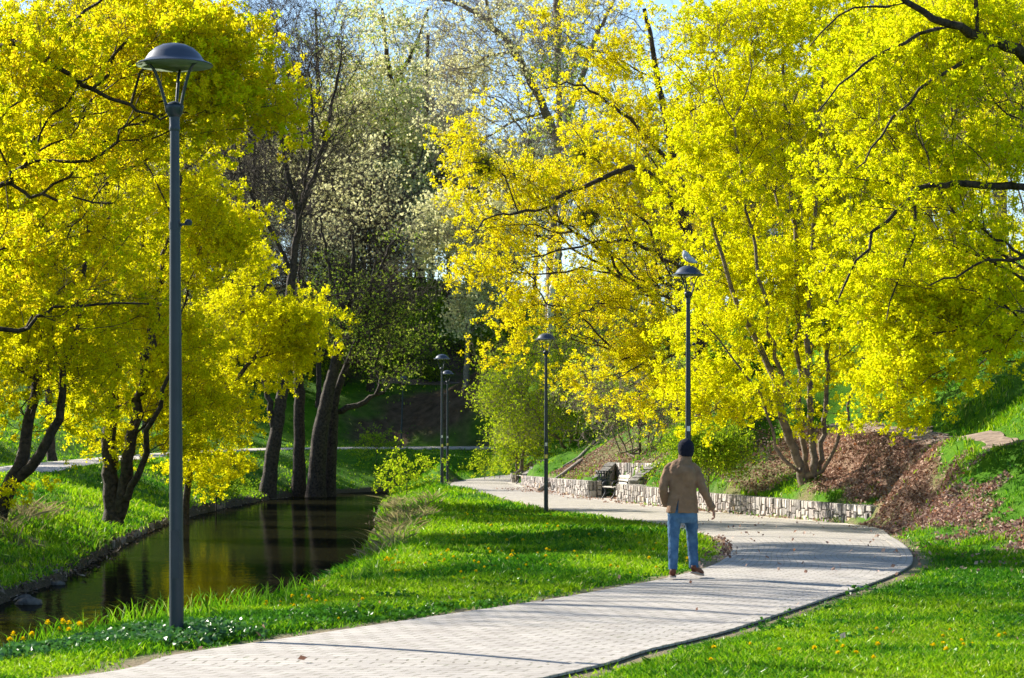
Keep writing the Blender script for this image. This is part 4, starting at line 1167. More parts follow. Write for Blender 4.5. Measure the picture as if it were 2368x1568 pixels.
# shoes
for (fx, fy, fz), ang, lift in FEET:
    a = math.radians(ang); ca, sa = math.cos(a), math.sin(a)
    def T(x, y, z):
        zz = z + lift * max(0, .02 + .0) * 0
        # heel raised or toe raised: pitch about the ball of the foot
        p = lift; y0 = .17; yy = y - y0
        y2 = y0 + yy * math.cos(p) + z * math.sin(p) * 0; z2 = z - yy * math.sin(p)
        return (fx + x * ca - y2 * sa, fy + x * sa + y2 * ca, fz + z2)
    mb = MB()
    mb.tube([T(0, -.035, .055), T(0, 0, .062), T(0, .07, .062), T(0, .14, .052), T(0, .20, .045), T(0, .245, .038)], [(.030, .030), (.040, .045), (.043, .046), (.046, .038), (.042, .030), (.022, .018)], 14, ref=(ca, sa, 0))
    mb.tube([T(0, 0, .06), T(0, -.005, .115)], [(.042, .05), (.040, .046)], 14, ref=(ca, sa, 0))
    sh = mb.build('shoe', [M['shoe']], man, True)
    mb = MB()
    out = []
    for yy, w in ((-.055, .018), (-.04, .036), (0, .043), (.07, .042), (.14, .050), (.20, .046), (.25, .026), (.262, .012)):
        out.append((yy, w))
    V = []
    for yy, w in out:
        for sx, zz in ((-1, 0.002), (1, 0.002), (1, .020), (-1, .020)):
            V.append(T(sx * w, yy, zz))
    fs = []
    for i in range(len(out) - 1):
        for j in range(4):
            fs.append([i * 4 + j, i * 4 + (j + 1) % 4, (i + 1) * 4 + (j + 1) % 4, (i + 1) * 4 + j])
    fs += [[3, 2, 1, 0], [len(V) - 4, len(V) - 3, len(V) - 2, len(V) - 1]]
    mb.add(V, fs); mb.build('sole', [M['sole']], sh)
    mb = MB(); mb.tube([T(0, .10, .063), T(0, .17, .054), T(0, .235, .042)], [(.043, .038), (.043, .034), (.03, .022)], 14, ref=(ca, sa, 0))
    mb.build('toe_cap', [M['shoeblack']], sh, True)
# ------------------------------------------------------------------ trees
def poly3(pts):
    return np.array([P(*q) if len(q) == 3 else q for q in pts])

def dens(line, step=0.35, jit=0.03, rg=None):
    L = np.linalg.norm(np.diff(line, axis=0), axis=1).sum()
    n = max(3, int(L / step))
    q = catmull(line, n)
    q[1:-1] += rg.normal(0, jit, (n - 2, 3))
    return q

def tubes(P0, P1, R0, R1, T0, T1, k):
    """many little tapered prisms at once; T are ring directions"""
    n = len(P0)
    if n == 0: return np.zeros((0, 3)), np.zeros((0, 4), int)
    ref = np.array([0.94, 0.33, 0.05])
    def ring(Pc, R, T):
        T = T / (np.linalg.norm(T, axis=1)[:, None] + 1e-9)
        u = ref[None] - T * (T @ ref)[:, None]
        bad = np.linalg.norm(u, axis=1) < 0.25
        alt = np.array([-0.33, 0.94, 0.1])
        u[bad] = (alt[None] - T * (T @ alt)[:, None])[bad]
        u /= np.linalg.norm(u, axis=1)[:, None] + 1e-9
        w = np.cross(T, u)
        a = 2 * np.pi * np.arange(k) / k
        return Pc[:, None] + R[:, None, None] * (u[:, None] * np.cos(a)[None, :, None] + w[:, None] * np.sin(a)[None, :, None])
    V = np.concatenate([ring(P0, R0, T0), ring(P1, R1, T1)], 1).reshape(-1, 3)
    b = np.arange(n)[:, None] * (2 * k)
    j = np.arange(k)
    f = np.stack([b + j, b + (j + 1) % k, b + k + (j + 1) % k, b + k + j], -1).reshape(-1, 4)
    return V, f

def leaf_quads(C, n, spread, size, rg, asp=0.62, flat=0.0, down=0.0):
    """n small four-cornered leaves round each centre"""
    m = len(C) * n
    c = np.repeat(C, n, 0) + rg.normal(0, spread, (m, 3)) * np.array([1, 1, 1 - flat])
    a = rg.normal(0, 1, (m, 3)); a[:, 2] = a[:, 2] * (1 - flat) - down
    a /= np.linalg.norm(a, axis=1)[:, None]
    b = np.cross(a, rg.normal(0, 1, (m, 3))); b /= np.linalg.norm(b, axis=1)[:, None]
    s = rg.uniform(size[0], size[1], m)[:, None] * 0.5
    nrm = np.cross(a, b)
    V = np.stack([c - a * s, c + b * s * asp + nrm * s * .18, c + a * s, c - b * s * asp + nrm * s * .18], 1).reshape(-1, 3)
    f = np.arange(m * 4).reshape(-1, 4)
    return V, f

def make_tree(name, label, cat, trunks, blobs, group=None, bark='bark', twig='twigdark', leaf='yellow', leaf2=None, frac2=0.0, n=1500, bf=0.35, rtip=0.006, power=2.25,
              nl=10, spread=0.17, size=(0.07, 0.12), lq=3, twigs=3, twlen=(0.2, 0.5), sag=0.0, seed=1, up=0.35, attach=0.25, rthick=0.022, inner=0.5, leaffrac=1.0, tight=0.035, maxr=None, asp=0.62, clump=9, csig=0.42, back=0.0):
    """trunks: list of (points, r_start, r_end); first begins at the base; blobs: (px, py, Y, rx_px, rz_px, depth_m, weight)"""
    rg = np.random.default_rng(seed)
    node = []; par = []; rmin = []; plen = []; ok = []
    for ti, (pts, r0, r1) in enumerate(trunks):
        line = poly3(pts)
        if ti == 0:
            base = line[0].copy(); base[2] = min(base[2], gz(base[0], base[1]) + .02); line[0] = base; line[0][2] -= 0.15
        q = dens(line, 0.35, 0.02 if ti == 0 else 0.045, rg)
        m = len(q)
        rr = np.interp(np.linspace(0, 1, m), [0, 0.06, 1], [r0 * 1.45, r0, r1]) if ti == 0 or len(pts[0]) == 4 else np.linspace(r0, r1, m)
        for i in range(m):
            if i == 0:
                if node:
                    dd = np.linalg.norm(np.array(node) - q[0], axis=1)
                    p = int(np.argmin(dd)); 
                    pl = plen[p] + dd[p]
                    if dd[p] < 0.1:
                        prev = p; continue
                else:
                    p, pl = -1, 0.0
            else:
                p = prev; pl = plen[p] + np.linalg.norm(q[i] - np.array(node[p]))
            node.append(q[i]); par.append(p); rmin.append(rr[i]); plen.append(pl); ok.append(i >= m * attach)
            prev = len(node) - 1
    n0 = len(node)
    base = np.array(node[0]); base_loc = base.copy(); base_loc[2] += 0.15
    # attractors
    W = np.array([b_[6] for b_ in blobs], float); W /= W.sum()
    T = []
    for b_, w in zip(blobs, W):
        c = P(b_[0], b_[1], b_[2]); s = b_[2] / F
        k = max(3, int(n * w))
        m_ = max(2, k // clump)
        q = rg.normal(0, 1, (m_, 3)); q /= np.linalg.norm(q, axis=1)[:, None]
        q *= (rg.random((m_, 1)) ** (1.0 / 3.0)) ** inner * rg.uniform(.8, 1.18, (m_, 1))
        q *= np.array([b_[3] * s, b_[5], b_[4] * s])
        # sprays: loose flattened clumps with gaps between them
        q = q[rg.integers(0, m_, k)]
        q += rg.normal(0, 1, (k, 3)) * np.array([csig * 1.15, csig * 1.15, csig * .5])
        T.append(c + q + np.array([0, back, 0]))
    T = np.concatenate(T)
    T = T[T[:, 2] > ground_z(T[:, 0], T[:, 1], False) + 0.25]
    nt_ = len(T)
    Pn = np.zeros((n0 + nt_, 3)); Pn[:n0] = np.array(node)
    pa = np.full(n0 + nt_, -1); pa[:n0] = par
    pl = np.zeros(n0 + nt_); pl[:n0] = plen
    okm = np.array(ok)
    best = np.full(nt_, 1e9); bi = np.zeros(nt_, int)
    for i in np.nonzero(okm)[0]:
        dd = np.linalg.norm(T - Pn[i], axis=1)
        c = dd + bf * pl[i] + 0.25 * np.maximum(0, Pn[i, 2] - T[:, 2])
        k = c < best
        best[k] = c[k]; bi[k] = i
    done = np.zeros(nt_, bool)
    for s in range(nt_):
        c = np.where(done, 1e9, best)
        j = int(np.argmin(c)); done[j] = True
        a = n0 + s
        Pn[a] = T[j]; pa[a] = bi[j]; pl[a] = pl[bi[j]] + np.linalg.norm(T[j] - Pn[bi[j]])
        dd = np.linalg.norm(T - T[j], axis=1)
        cc = dd + bf * pl[a] + 0.25 * np.maximum(0, T[j, 2] - T[:, 2])
        k = (cc < best) & ~done
        best[k] = cc[k]; bi[k] = a
    # subdivide long links into crooked, slightly arching ones
    NP = []; NPar = []; NR = []; mp = {}; tgt = []
    for i in range(n0 + nt_):
        p = pa[i]
        if p < 0:
            mp[i] = len(NP); NP.append(Pn[i]); NPar.append(-1); NR.append(rmin[i]); tgt.append(False); continue
        q0 = NP[mp[p]]; q1 = Pn[i]; Ln = np.linalg.norm(q1 - q0)
        last = mp[p]
        if i >= n0 and Ln > 0.55:
            m = int(Ln / 0.45)
            off = rg.normal(0, 0.05 * Ln, 3); off[2] += up * 0.10 * Ln
            for k in range(1, m + 1):
                t = k / (m + 1)
                NP.append(q0 + (q1 - q0) * t + off * 4 * t * (1 - t) + rg.normal(0, 0.02, 3)); NPar.append(last); NR.append(0); tgt.append(True); last = len(NP) - 1
        mp[i] = len(NP); NP.append(q1); NPar.append(last); NR.append(rmin[i] if i < n0 else 0); tgt.append(i >= n0)
    NP = np.array(NP); NPar = np.array(NPar); NR = np.array(NR); tgt = np.array(tgt)
    N_ = len(NP)
    # ease the kinks
    for it in range(2):
        Q = NP.copy(); cs = np.zeros((N_, 3)); cn = np.zeros(N_)
        np.add.at(cs, NPar[NPar >= 0], NP[NPar >= 0]); np.add.at(cn, NPar[NPar >= 0], 1)
        k = tgt & (cn > 0)
        Q[k] = .5 * NP[k] + .25 * NP[NPar[k]] + .25 * cs[k] / cn[k][:, None]
        NP = Q
    acc = np.zeros(N_); nch = np.zeros(N_, int); mainc = np.full(N_, -1); mr = np.zeros(N_)
    R = np.zeros(N_)
    for i in range(N_ - 1, -1, -1):
        r_ = max(rtip, acc[i] ** (1 / power)) if acc[i] > 0 else rtip
        if NR[i] > 0: r_ = max(NR[i], min(r_, NR[i] * 1.15))
        elif maxr: r_ = min(r_, maxr)
        R[i] = r_
        p = NPar[i]
        if p >= 0:
            acc[p] += r_ ** power; nch[p] += 1
            if r_ > mr[p]: mr[p] = r_; mainc[p] = i
    D = np.zeros((N_, 3))
    hp = NPar >= 0
    D[hp] = NP[hp] - NP[NPar[hp]]; D /= np.linalg.norm(D, axis=1)[:, None] + 1e-9
    D[~hp] = (0, 0, 1)
    Tn = D.copy(); k = mainc >= 0; Tn[k] += D[mainc[k]]
    ch = np.nonzero(hp)[0]; pp = NPar[ch]
    ismain = mainc[pp] == ch
    R0 = np.where(ismain, np.minimum(R[pp], R[ch] * 1.6), R[ch]); T0 = np.where(ismain[:, None], Tn[pp], D[ch])
    thick = (R[ch] >= rthick) | (NR[ch] > 0)
    NPl = NP - base_loc
    tv, tf, off = [], [], 0
    for lo, hi, kk in ((0.09, 99, 10), (0.04, 0.09, 7), (0, 0.04, 5)):
        s_ = thick & (R[ch] >= lo) & (R[ch] < hi)
        v_, f_ = tubes(NPl[pp[s_]], NPl[ch[s_]], R0[s_], R[ch[s_]], T0[s_], Tn[ch[s_]], kk)
        tv.append(v_); tf.append(f_ + off); off += len(v_)
    root = empty(name, tuple(base_loc), label, cat, group)
    link('trunk', mesh_np('trunk', np.concatenate(tv), np.concatenate(tf), [M[bark]], smooth=True), root)
    cv, cf, cm, off = [], [], [], 0
    s_ = ~thick
    v_, f_ = tubes(NPl[pp[s_]], NPl[ch[s_]], R0[s_], R[ch[s_]], T0[s_], Tn[ch[s_]], 3)
    cv.append(v_); cf.append(f_); cm.append(np.zeros(len(f_), int)); off += len(v_)
    # end twigs
    fine = np.nonzero(tgt & (R < rtip * 2.6))[0]
    if twigs:
        src = np.repeat(fine, twigs)
        dv = rg.normal(0, 1, (len(src), 3)) * 0.8 + D[src] * 0.8 + np.array([0, 0, up * 0.6 - sag])
        dv /= np.linalg.norm(dv, axis=1)[:, None]
        ln = rg.uniform(twlen[0], twlen[1], (len(src), 1))
        a0 = NPl[src]; a1 = a0 + dv * ln * .5; a2 = a1 + (dv + rg.normal(0, .25, dv.shape) + np.array([0, 0, .15 - sag])) * ln * .5
        rr = np.full(len(src), rtip * 0.8)
        for p0, p1 in ((a0, a1), (a1, a2)):
            v_, f_ = tubes(p0, p1, rr, rr * .8, p1 - p0, p1 - p0, 3)
            cv.append(v_); cf.append(f_ + off); cm.append(np.zeros(len(f_), int)); off += len(v_)
        tips = np.concatenate([a2, a1[rg.random(len(a1)) < .5]])
    else:
        tips = NPl[fine]
    if leaf:
        if leaffrac < 1: 
            # bare patches keep their twigs: thin out by clump, not evenly
            q = vnoise(tips[:, 0] + tips[:, 1] * .6 + 31, tips[:, 2] + 17, 1.1, seed + 3)
            tips = tips[rg.random(len(tips)) < np.clip((q - .5) * 2.2 + leaffrac, 0.05, 1)]
        rep = max(1, int(nl / max(1, twigs)))
        C = np.repeat(tips, rep, 0) + rg.normal(0, spread, (len(tips) * rep, 3))
        if sag: C[:, 2] -= np.abs(rg.normal(0, sag * .5, len(C)))
        v_, f_ = leaf_quads(C, lq, tight, size, rg, asp=asp)
        cv.append(v_); cf.append(f_ + off); off += len(v_)
        if leaf2:
            w = np.repeat(rg.random(len(C)) < frac2, lq)
            cm.append(np.where(w, 2, 1))
        else:
            cm.append(np.ones(len(f_), int))
    mats = [M[twig]] + ([M[leaf]] if leaf else []) + ([M[leaf2]] if leaf2 else [])
    link('crown', mesh_np('crown', np.concatenate(cv), np.concatenate(cf), mats, np.concatenate(cm)), root)
    root['n_faces'] = int(sum(len(q) for q in cf))
    return root

def copy_tree(src, loc, rz, scale, label=None, group=None):
    r = src.copy(); COL.objects.link(r); r.location = loc; r.rotation_euler = (0, 0, rz); r.scale = (scale, scale, scale)
    if label: r['label'] = label
    if group: r['group'] = group
    for c in list(src.children):
        k = c.copy(); COL.objects.link(k); k.parent = r
    return r

GL = 'yellow maples on the far bank'
# far bank, left: leaning pair of stems at the picture's edge
make_tree('maple_tree', 'leaning two stemmed yellow maple at the stream, leftmost trunk in view', 'tree',
          [([(-12, 1212, 49), (15, 1140, 49), (45, 1075, 49), (64, 1000, 49.3), (78, 930, 49.6), (88, 830, 50), (95, 700, 50), (92, 560, 50), (100, 440, 50)], 0.16, 0.05),
           ([(25, 1118, 49), (75, 1072, 48.8), (118, 1010, 48.5), (136, 950, 48.5), (142, 890, 48.5), (168, 780, 48.5), (195, 640, 48.6), (205, 500, 48.8)], 0.13, 0.04),
           ([(92, 560, 50), (120, 440, 49), (150, 300, 49), (160, 150, 49)], 0.05, 0.03)],
          [(80, 480, 50, 200, 190, 2.8, 3), (110, 250, 50, 200, 200, 2.8, 2.6), (40, 700, 49, 150, 150, 2.2, 1.6), (150, 820, 48.5, 110, 130, 2.0, 1.2), (30, 900, 49, 80, 90, 1.6, .5), (150, 60, 50, 220, 120, 2.5, 1.6), (25, 1130, 47.6, 45, 25, .4, .06)],
          GL, n=2100, nl=4, seed=11, leaf='yellow', leaf2='gold', frac2=0.18, bark='bark', size=(.048, .092), lq=19, twigs=2, rtip=.0042, csig=.34, leaffrac=.78, tight=0.042, spread=0.07, back=1.0)
make_tree('maple_tree', 'yellow maple with several dark upright stems at the water edge behind the large lamp', 'tree',
          [([(262, 1212, 63), (256, 1110, 63), (252, 1020, 63), (262, 900, 63.5), (246, 760, 64), (236, 620, 64), (250, 480, 64), (240, 330, 64)], 0.24, 0.05),
           ([(275, 1190, 63), (292, 1080, 62.6), (312, 970, 62.4), (338, 830, 62), (365, 680, 62), (395, 540, 62), (420, 400, 62)], 0.20, 0.045),
           ([(296, 1150, 62.6), (330, 1070, 62), (352, 990, 61.5), (385, 880, 61), (420, 770, 61)], 0.11, 0.035),
           ([(262, 900, 63.5), (300, 760, 64), (330, 600, 65), (330, 450, 65), (340, 300, 65)], 0.10, 0.04)],
          [(300, 560, 63, 200, 230, 3.2, 3.2), (340, 330, 63, 190, 180, 3.0, 2.4), (440, 700, 62.5, 120, 170, 2.4, 2.0), (250, 850, 63, 140, 140, 2.6, 1.6), (430, 860, 62, 110, 120, 2.0, 1.2), (450, 1000, 62, 85, 75, 1.6, .5), (330, 960, 62.5, 110, 70, 2.0, .6), (470, 480, 63, 70, 90, 2, .9), (230, 1020, 62.5, 60, 50, 1.2, .25), (350, 120, 63, 170, 120, 2.5, 1.3)],
          GL, n=3200, nl=4, seed=12, leaf='yellow', leaf2='gold', frac2=0.12, size=(.048, .092), lq=19, twigs=2, rtip=.0042, csig=.34, leaffrac=.78, tight=0.042, spread=0.07, back=1.0)
make_tree('maple_tree', 'slender yellow maple leaning over the water just right of the large lamp', 'tree',
          [([(424, 1160, 74), (436, 1090, 74), (470, 1010, 74), (510, 930, 74), (560, 860, 74), (610, 800, 74.5), (650, 760, 75), (690, 720, 75)], 0.12, 0.03),
           ([(470, 1010, 74), (480, 900, 74), (490, 780, 74.5), (500, 640, 75)], 0.06, 0.03)],
          [(490, 960, 74, 75, 110, 1.8, 1.5), (520, 800, 74.5, 75, 110, 1.8, 1.5), (655, 760, 75, 85, 55, 1.5, 1.3), (610, 830, 75, 60, 40, 1.2, .6), (715, 745, 75, 50, 45, 1.0, .5), (690, 815, 75, 45, 30, .8, .3), (470, 1080, 73.5, 60, 55, 1.4, .7), (540, 640, 75, 45, 90, 1.6, .8), (640, 880, 74.5, 45, 14, .7, .08)],
          GL, n=1300, nl=4, seed=13, leaf='yellow', size=(.048, .092), lq=19, twigs=2, rtip=.0042, csig=.34, leaffrac=.85, tight=0.042, spread=0.07)
make_tree('maple_tree', 'yellow maple whose long dark limbs reach in from the left edge above the large lamp', 'tree',
          [([(-190, 1260, 45), (-185, 900, 45), (-170, 600, 45), (-150, 300, 45), (-130, 60, 45), (-110, -150, 45)], 0.30, 0.12),
           ([(-150, 330, 45), (-70, 140, 45), (0, 102, 44.5), (60, 112, 44), (105, 142, 43.6), (165, 178, 43.5), (215, 212, 43.4), (300, 243, 43.3), (350, 268, 43.2), (400, 262, 43.1)], 0.085, 0.018),
           ([(-160, 600, 45), (-70, 500, 45), (0, 424, 45), (50, 448, 44.8), (95, 456, 44.6), (170, 455, 44.4), (260, 470, 44.2)], 0.06, 0.018),
           ([(-175, 850, 45), (-80, 760, 44.8), (0, 752, 44.5), (45, 770, 44.4), (68, 760, 44.4), (82, 725, 44.3), (120, 712, 44.3), (200, 714, 44.2), (300, 706, 44), (345, 703, 44)], 0.06, 0.016),
           ([(215, 212, 43.4), (258, 150, 43.4), (300, 90, 43.2), (360, 50, 43), (430, 25, 43)], 0.04, 0.02), ([(105, 142, 43.6), (180, 40, 43.6), (240, 0, 43.4), (300, -40, 43)], 0.04, 0.02),
           ([(300, 243, 43.3), (330, 170, 43.2), (390, 110, 43), (450, 70, 43), (500, 40, 43)], 0.03, 0.014)],
          [(180, 120, 43.5, 230, 130, 2.2, 2.5), (400, 110, 43.2, 120, 90, 1.8, 1.3), (520, 130, 43.2, 55, 100, 1.3, .5), (490, 230, 43.2, 80, 60, 1.2, .45), (560, 215, 43.2, 45, 35, .8, .2), (120, 320, 44, 160, 110, 2.0, 1.1), (160, 700, 44.2, 170, 60, 1.5, .7), (130, 560, 44.4, 140, 90, 1.6, .8), (590, 280, 43.2, 20, 45, .5, .08), (300, 330, 43.2, 90, 60, 1.2, .4)],
          GL, n=1700, nl=4, seed=14, leaf='gold', leaf2='yellowgreen', frac2=0.35, size=(.048, .092), attach=0.3, lq=19, twigs=2, rtip=.0042, csig=.34, leaffrac=.75, tight=0.042, spread=0.07, back=1.2)

GR = 'yellow maples on the bank above the path'
make_tree('maple_tree', 'bright yellow many stemmed maple growing from one clump among the dead leaves', 'tree',
          [([(1862, 1098, 60), (1840, 1050, 59.8), (1815, 985, 59.6), (1790, 880, 59.5), (1745, 780, 59.5), (1700, 690, 59.5), (1660, 560, 59.6), (1620, 400, 59.7)], 0.125, 0.035),
           ([(1866, 1096, 60.3), (1856, 1010, 60.4), (1850, 900, 60.5), (1846, 700, 60.5), (1836, 480, 60.5), (1820, 250, 60.5), (1800, 50, 60.5)], 0.085, 0.035),
           ([(1882, 1098, 59.8), (1880, 1000, 60), (1868, 850, 59.8), (1870, 700, 59.7), (1888, 500, 59.5), (1900, 300, 59.5), (1905, 90, 59.5)], 0.105, 0.035),
           ([(1894, 1094, 60.2), (1902, 1010, 60.3), (1914, 880, 60.4), (1930, 740, 60.6), (1958, 560, 60.8), (1985, 380, 61), (2000, 200, 61)], 0.08, 0.03),
           ([(1902, 1090, 59.7), (1932, 1030, 59.4), (1955, 960, 59), (1975, 880, 58.8), (2010, 790, 58.6), (2060, 680, 58.5)], 0.05, 0.025),
           ([(1850, 1092, 59.6), (1800, 1045, 59), (1780, 985, 58.6), (1757, 920, 58.4), (1700, 830, 58), (1640, 760, 57.8)], 0.05, 0.022),
           ([(1822, 1000, 59.6), (1800, 850, 59.2), (1770, 690, 59), (1730, 500, 59), (1700, 300, 59)], 0.065, 0.03)],
          [(1700, 470, 60, 150, 220, 3.0, 2.6), (1860, 450, 60, 190, 240, 3.2, 3.4), (1800, 180, 60, 230, 190, 3.0, 3.4), (1650, 130, 60, 130, 140, 2.4, 1.8), (1980, 560, 60, 150, 200, 2.8, 2.2), (1700, 740, 58.8, 130, 110, 2.2, .9), (1830, 780, 61.5, 150, 90, 1.6, .7), (1660, 900, 58, 100, 60, 1.8, .6), (1990, 830, 60, 120, 80, 1.6, .55), (1640, 955, 57.6, 70, 25, 1.2, .22), (1770, 930, 58.4, 90, 40, 1.5, .3), (2000, 250, 60.5, 120, 180, 2.5, 1.6), (1900, 30, 60, 200, 90, 2.6, 1.2)],
          GR, n=3700, nl=4, seed=21, bark='barkgrey', twig='twigdark', leaf='yellow', leaf2='yellowgreen', frac2=0.3, size=(.048, .092), lq=19, twigs=2, rtip=.0042, csig=.34, leaffrac=.8, tight=0.042, spread=0.07, back=0.8)
make_tree('maple_tree', 'large yellow maple with wide dark limbs and a trunk rising behind the man', 'tree',
          [([(1630, 962, 77), (1622, 880, 77), (1620, 780, 77), (1612, 650, 77), (1590, 520, 77), (1565, 400, 77), (1540, 280, 77), (1515, 150, 77), (1490, 20, 77)], 0.26, 0.07),
           ([(1600, 560, 77), (1540, 440, 76), (1480, 390, 75), (1420, 402, 74.5), (1360, 425, 74), (1300, 446, 73.6), (1255, 482, 73.4), (1200, 490, 73), (1140, 500, 73), (1090, 540, 73)], 0.12, 0.022),
           ([(1565, 400, 77), (1480, 300, 76), (1410, 240, 75), (1340, 200, 74.5), (1280, 190, 74)], 0.08, 0.025),
           ([(1540, 280, 77), (1590, 200, 76.5), (1640, 150, 76), (1680, 60, 76)], 0.08, 0.03),
           ([(1612, 650, 77), (1540, 600, 76), (1460, 560, 75), (1380, 560, 74.5), (1290, 580, 74), (1210, 600, 74)], 0.075, 0.022),
           ([(1620, 780, 77), (1560, 700, 76), (1480, 680, 75), (1400, 700, 74.5), (1320, 730, 74)], 0.06, 0.02),
           ([(1620, 840, 77), (1560, 820, 75.5), (1490, 840, 74.5), (1420, 880, 74)], 0.05, 0.018),
           ([(1200, 490, 73), (1150, 390, 73), (1080, 375, 73)], 0.03, 0.014), ([(1590, 520, 77), (1640, 380, 78), (1650, 200, 78)], 0.06, 0.03)],
          [(1330, 430, 74, 190, 120, 2.6, 2.4), (1480, 520, 75.5, 150, 170, 3.0, 2.6), (1330, 620, 74, 170, 110, 2.4, 2.0), (1170, 420, 73, 130, 110, 2.0, 1.2), (1470, 740, 75, 150, 120, 2.6, 1.9), (1400, 260, 75, 160, 100, 2.4, 1.3), (1540, 180, 76.5, 130, 150, 2.6, 1.6), (1430, 870, 74, 120, 70, 2.0, 1.0), (1240, 720, 74, 80, 60, 1.6, .5), (1160, 790, 74, 55, 55, 1.2, .35), (1060, 350, 73, 60, 50, 1.0, .25), (1180, 560, 73.4, 120, 70, 1.6, .7), (1530, 920, 75, 80, 50, 1.6, .5), (1360, 60, 75.5, 150, 90, 2.2, .8), (1200, 230, 74, 90, 70, 1.8, .4), (1090, 620, 73.5, 60, 40, 1.2, .2)],
          GR, n=3300, nl=3, seed=22, bark='bark', twig='twigdark', leaf='gold', leaf2='yellow', frac2=0.3, size=(.055, .10), spread=0.08, leaffrac=.8, lq=19, twigs=2, csig=.34, tight=0.05, back=1.2)
make_tree('maple_tree', 'yellow green maple whose heavy dark limbs arch in from the right edge', 'tree',
          [([(2520, 1150, 49), (2515, 900, 49), (2500, 650, 49), (2490, 430, 49), (2470, 250, 49), (2440, 50, 49), (2400, -200, 49)], 0.36, 0.16),
           ([(2478, 300, 49), (2420, 175, 48.8), (2368, 128, 48.5), (2310, 100, 48.2), (2260, 78, 48), (2205, 62, 47.8), (2150, 40, 47.6), (2100, 5, 47.5), (2040, -30, 47.3)], 0.155, 0.05),
           ([(2495, 560, 49), (2430, 470, 48.8), (2368, 438, 48.5), (2300, 428, 48.2), (2240, 422, 48), (2180, 430, 47.8), (2120, 442, 47.6), (2070, 490, 47.4), (2030, 545, 47.2), (1985, 610, 47), (1940, 690, 46.9)], 0.11, 0.02),
           ([(2205, 62, 47.8), (2130, 80, 47.4), (2060, 110, 47), (2000, 150, 46.8), (1940, 200, 46.6), (1890, 260, 46.5)], 0.05, 0.014),
           ([(2310, 100, 48.2), (2250, 130, 47.6), (2170, 180, 47.2), (2090, 250, 47), (2020, 330, 46.8), (1980, 390, 46.7)], 0.055, 0.014),
           ([(2260, 78, 48), (2262, 20, 48), (2250, -60, 48)], 0.06, 0.04), ([(2100, 5, 47.5), (2010, 10, 47), (1940, 40, 46.8), (1870, 110, 46.6)], 0.035, 0.012),
           ([(2510, 850, 49), (2440, 640, 48), (2368, 600, 47.6), (2260, 610, 47.3), (2150, 660, 47)], 0.06, 0.018),
           ([(2120, 442, 47.6), (2110, 560, 47.5), (2080, 640, 47.4), (2050, 740, 47.3)], 0.035, 0.012)],
          [(2150, 160, 47.5, 200, 140, 2.2, 1.8), (2260, 300, 48, 160, 130, 2.2, 1.5), (2030, 320, 47, 140, 150, 1.8, 1.2), (2150, 560, 47.4, 200, 140, 2.0, 2.2), (2290, 560, 48, 120, 160, 2.0, 1.2), (2070, 700, 47.2, 120, 110, 1.6, .9), (2240, 760, 47.5, 150, 120, 1.9, 1.5), (2150, 870, 47.3, 110, 55, 1.5, .5), (2330, 150, 48.5, 90, 130, 2, .8), (2280, 30, 48, 160, 70, 2.0, .9), (2350, 700, 48.2, 60, 130, 1.5, .6), (2060, 940, 47, 60, 28, .9, .15)],
          GR, n=3100, nl=4, seed=23, bark='bark', twig='twigdark', leaf='yellowgreen', leaf2='yellow', frac2=0.45, size=(.048, .092), leaffrac=.78, lq=19, twigs=2, rtip=.0042, csig=.34, tight=0.042, spread=0.07, back=1.7)
make_tree('maple_tree', 'yellow maple with a straight brown trunk higher up the slope at the right', 'tree',
          [([(2168, 900, 78), (2165, 780, 78), (2160, 640, 78), (2150, 480, 78), (2140, 300, 78), (2130, 100, 78)], 0.20, 0.05), ([(2160, 640, 78), (2230, 480, 78), (2280, 300, 78), (2300, 120, 78)], 0.09, 0.04), ([(2165, 740, 78), (2090, 560, 78), (2040, 380, 78), (2010, 200, 78)], 0.09, 0.04)],
          [(2150, 350, 78, 170, 220, 3, 2), (2270, 480, 78, 130, 250, 3, 1.7), (2060, 620, 78, 110, 160, 2.6, 1), (2250, 760, 77, 130, 100, 2.5, .9), (2100, 800, 77, 100, 80, 2, .6), (2200, 130, 78, 170, 130, 3, 1.2)],
          GR, n=1800, nl=4, seed=24, bark='barkgrey', twig='twig', leaf='yellowgreen', leaf2='gold', frac2=.4, size=(.07, .11), leaffrac=.75, lq=6, tight=0.06, spread=0.1)
make_tree('maple_tree', 'slim yellow maple with a pale trunk on the slope behind the many stemmed clump', 'tree',
          [([(1992, 800, 84), (1985, 680, 84), (1975, 520, 84), (1960, 350, 84), (1950, 150, 84)], 0.14, 0.04), ([(1980, 600, 84), (2030, 430, 84), (2060, 250, 84)], 0.07, 0.03)],
          [(1960, 300, 84, 130, 230, 3, 2), (2020, 520, 84, 110, 130, 2.5, 1), (1750, 300, 84, 110, 200, 2.5, .9), (1880, 650, 83, 110, 70, 2, .5)],
          GR, n=1100, nl=4, seed=25, bark='barkpale', twig='twig', leaf='yellowgreen', size=(.07, .11), leaffrac=.8)

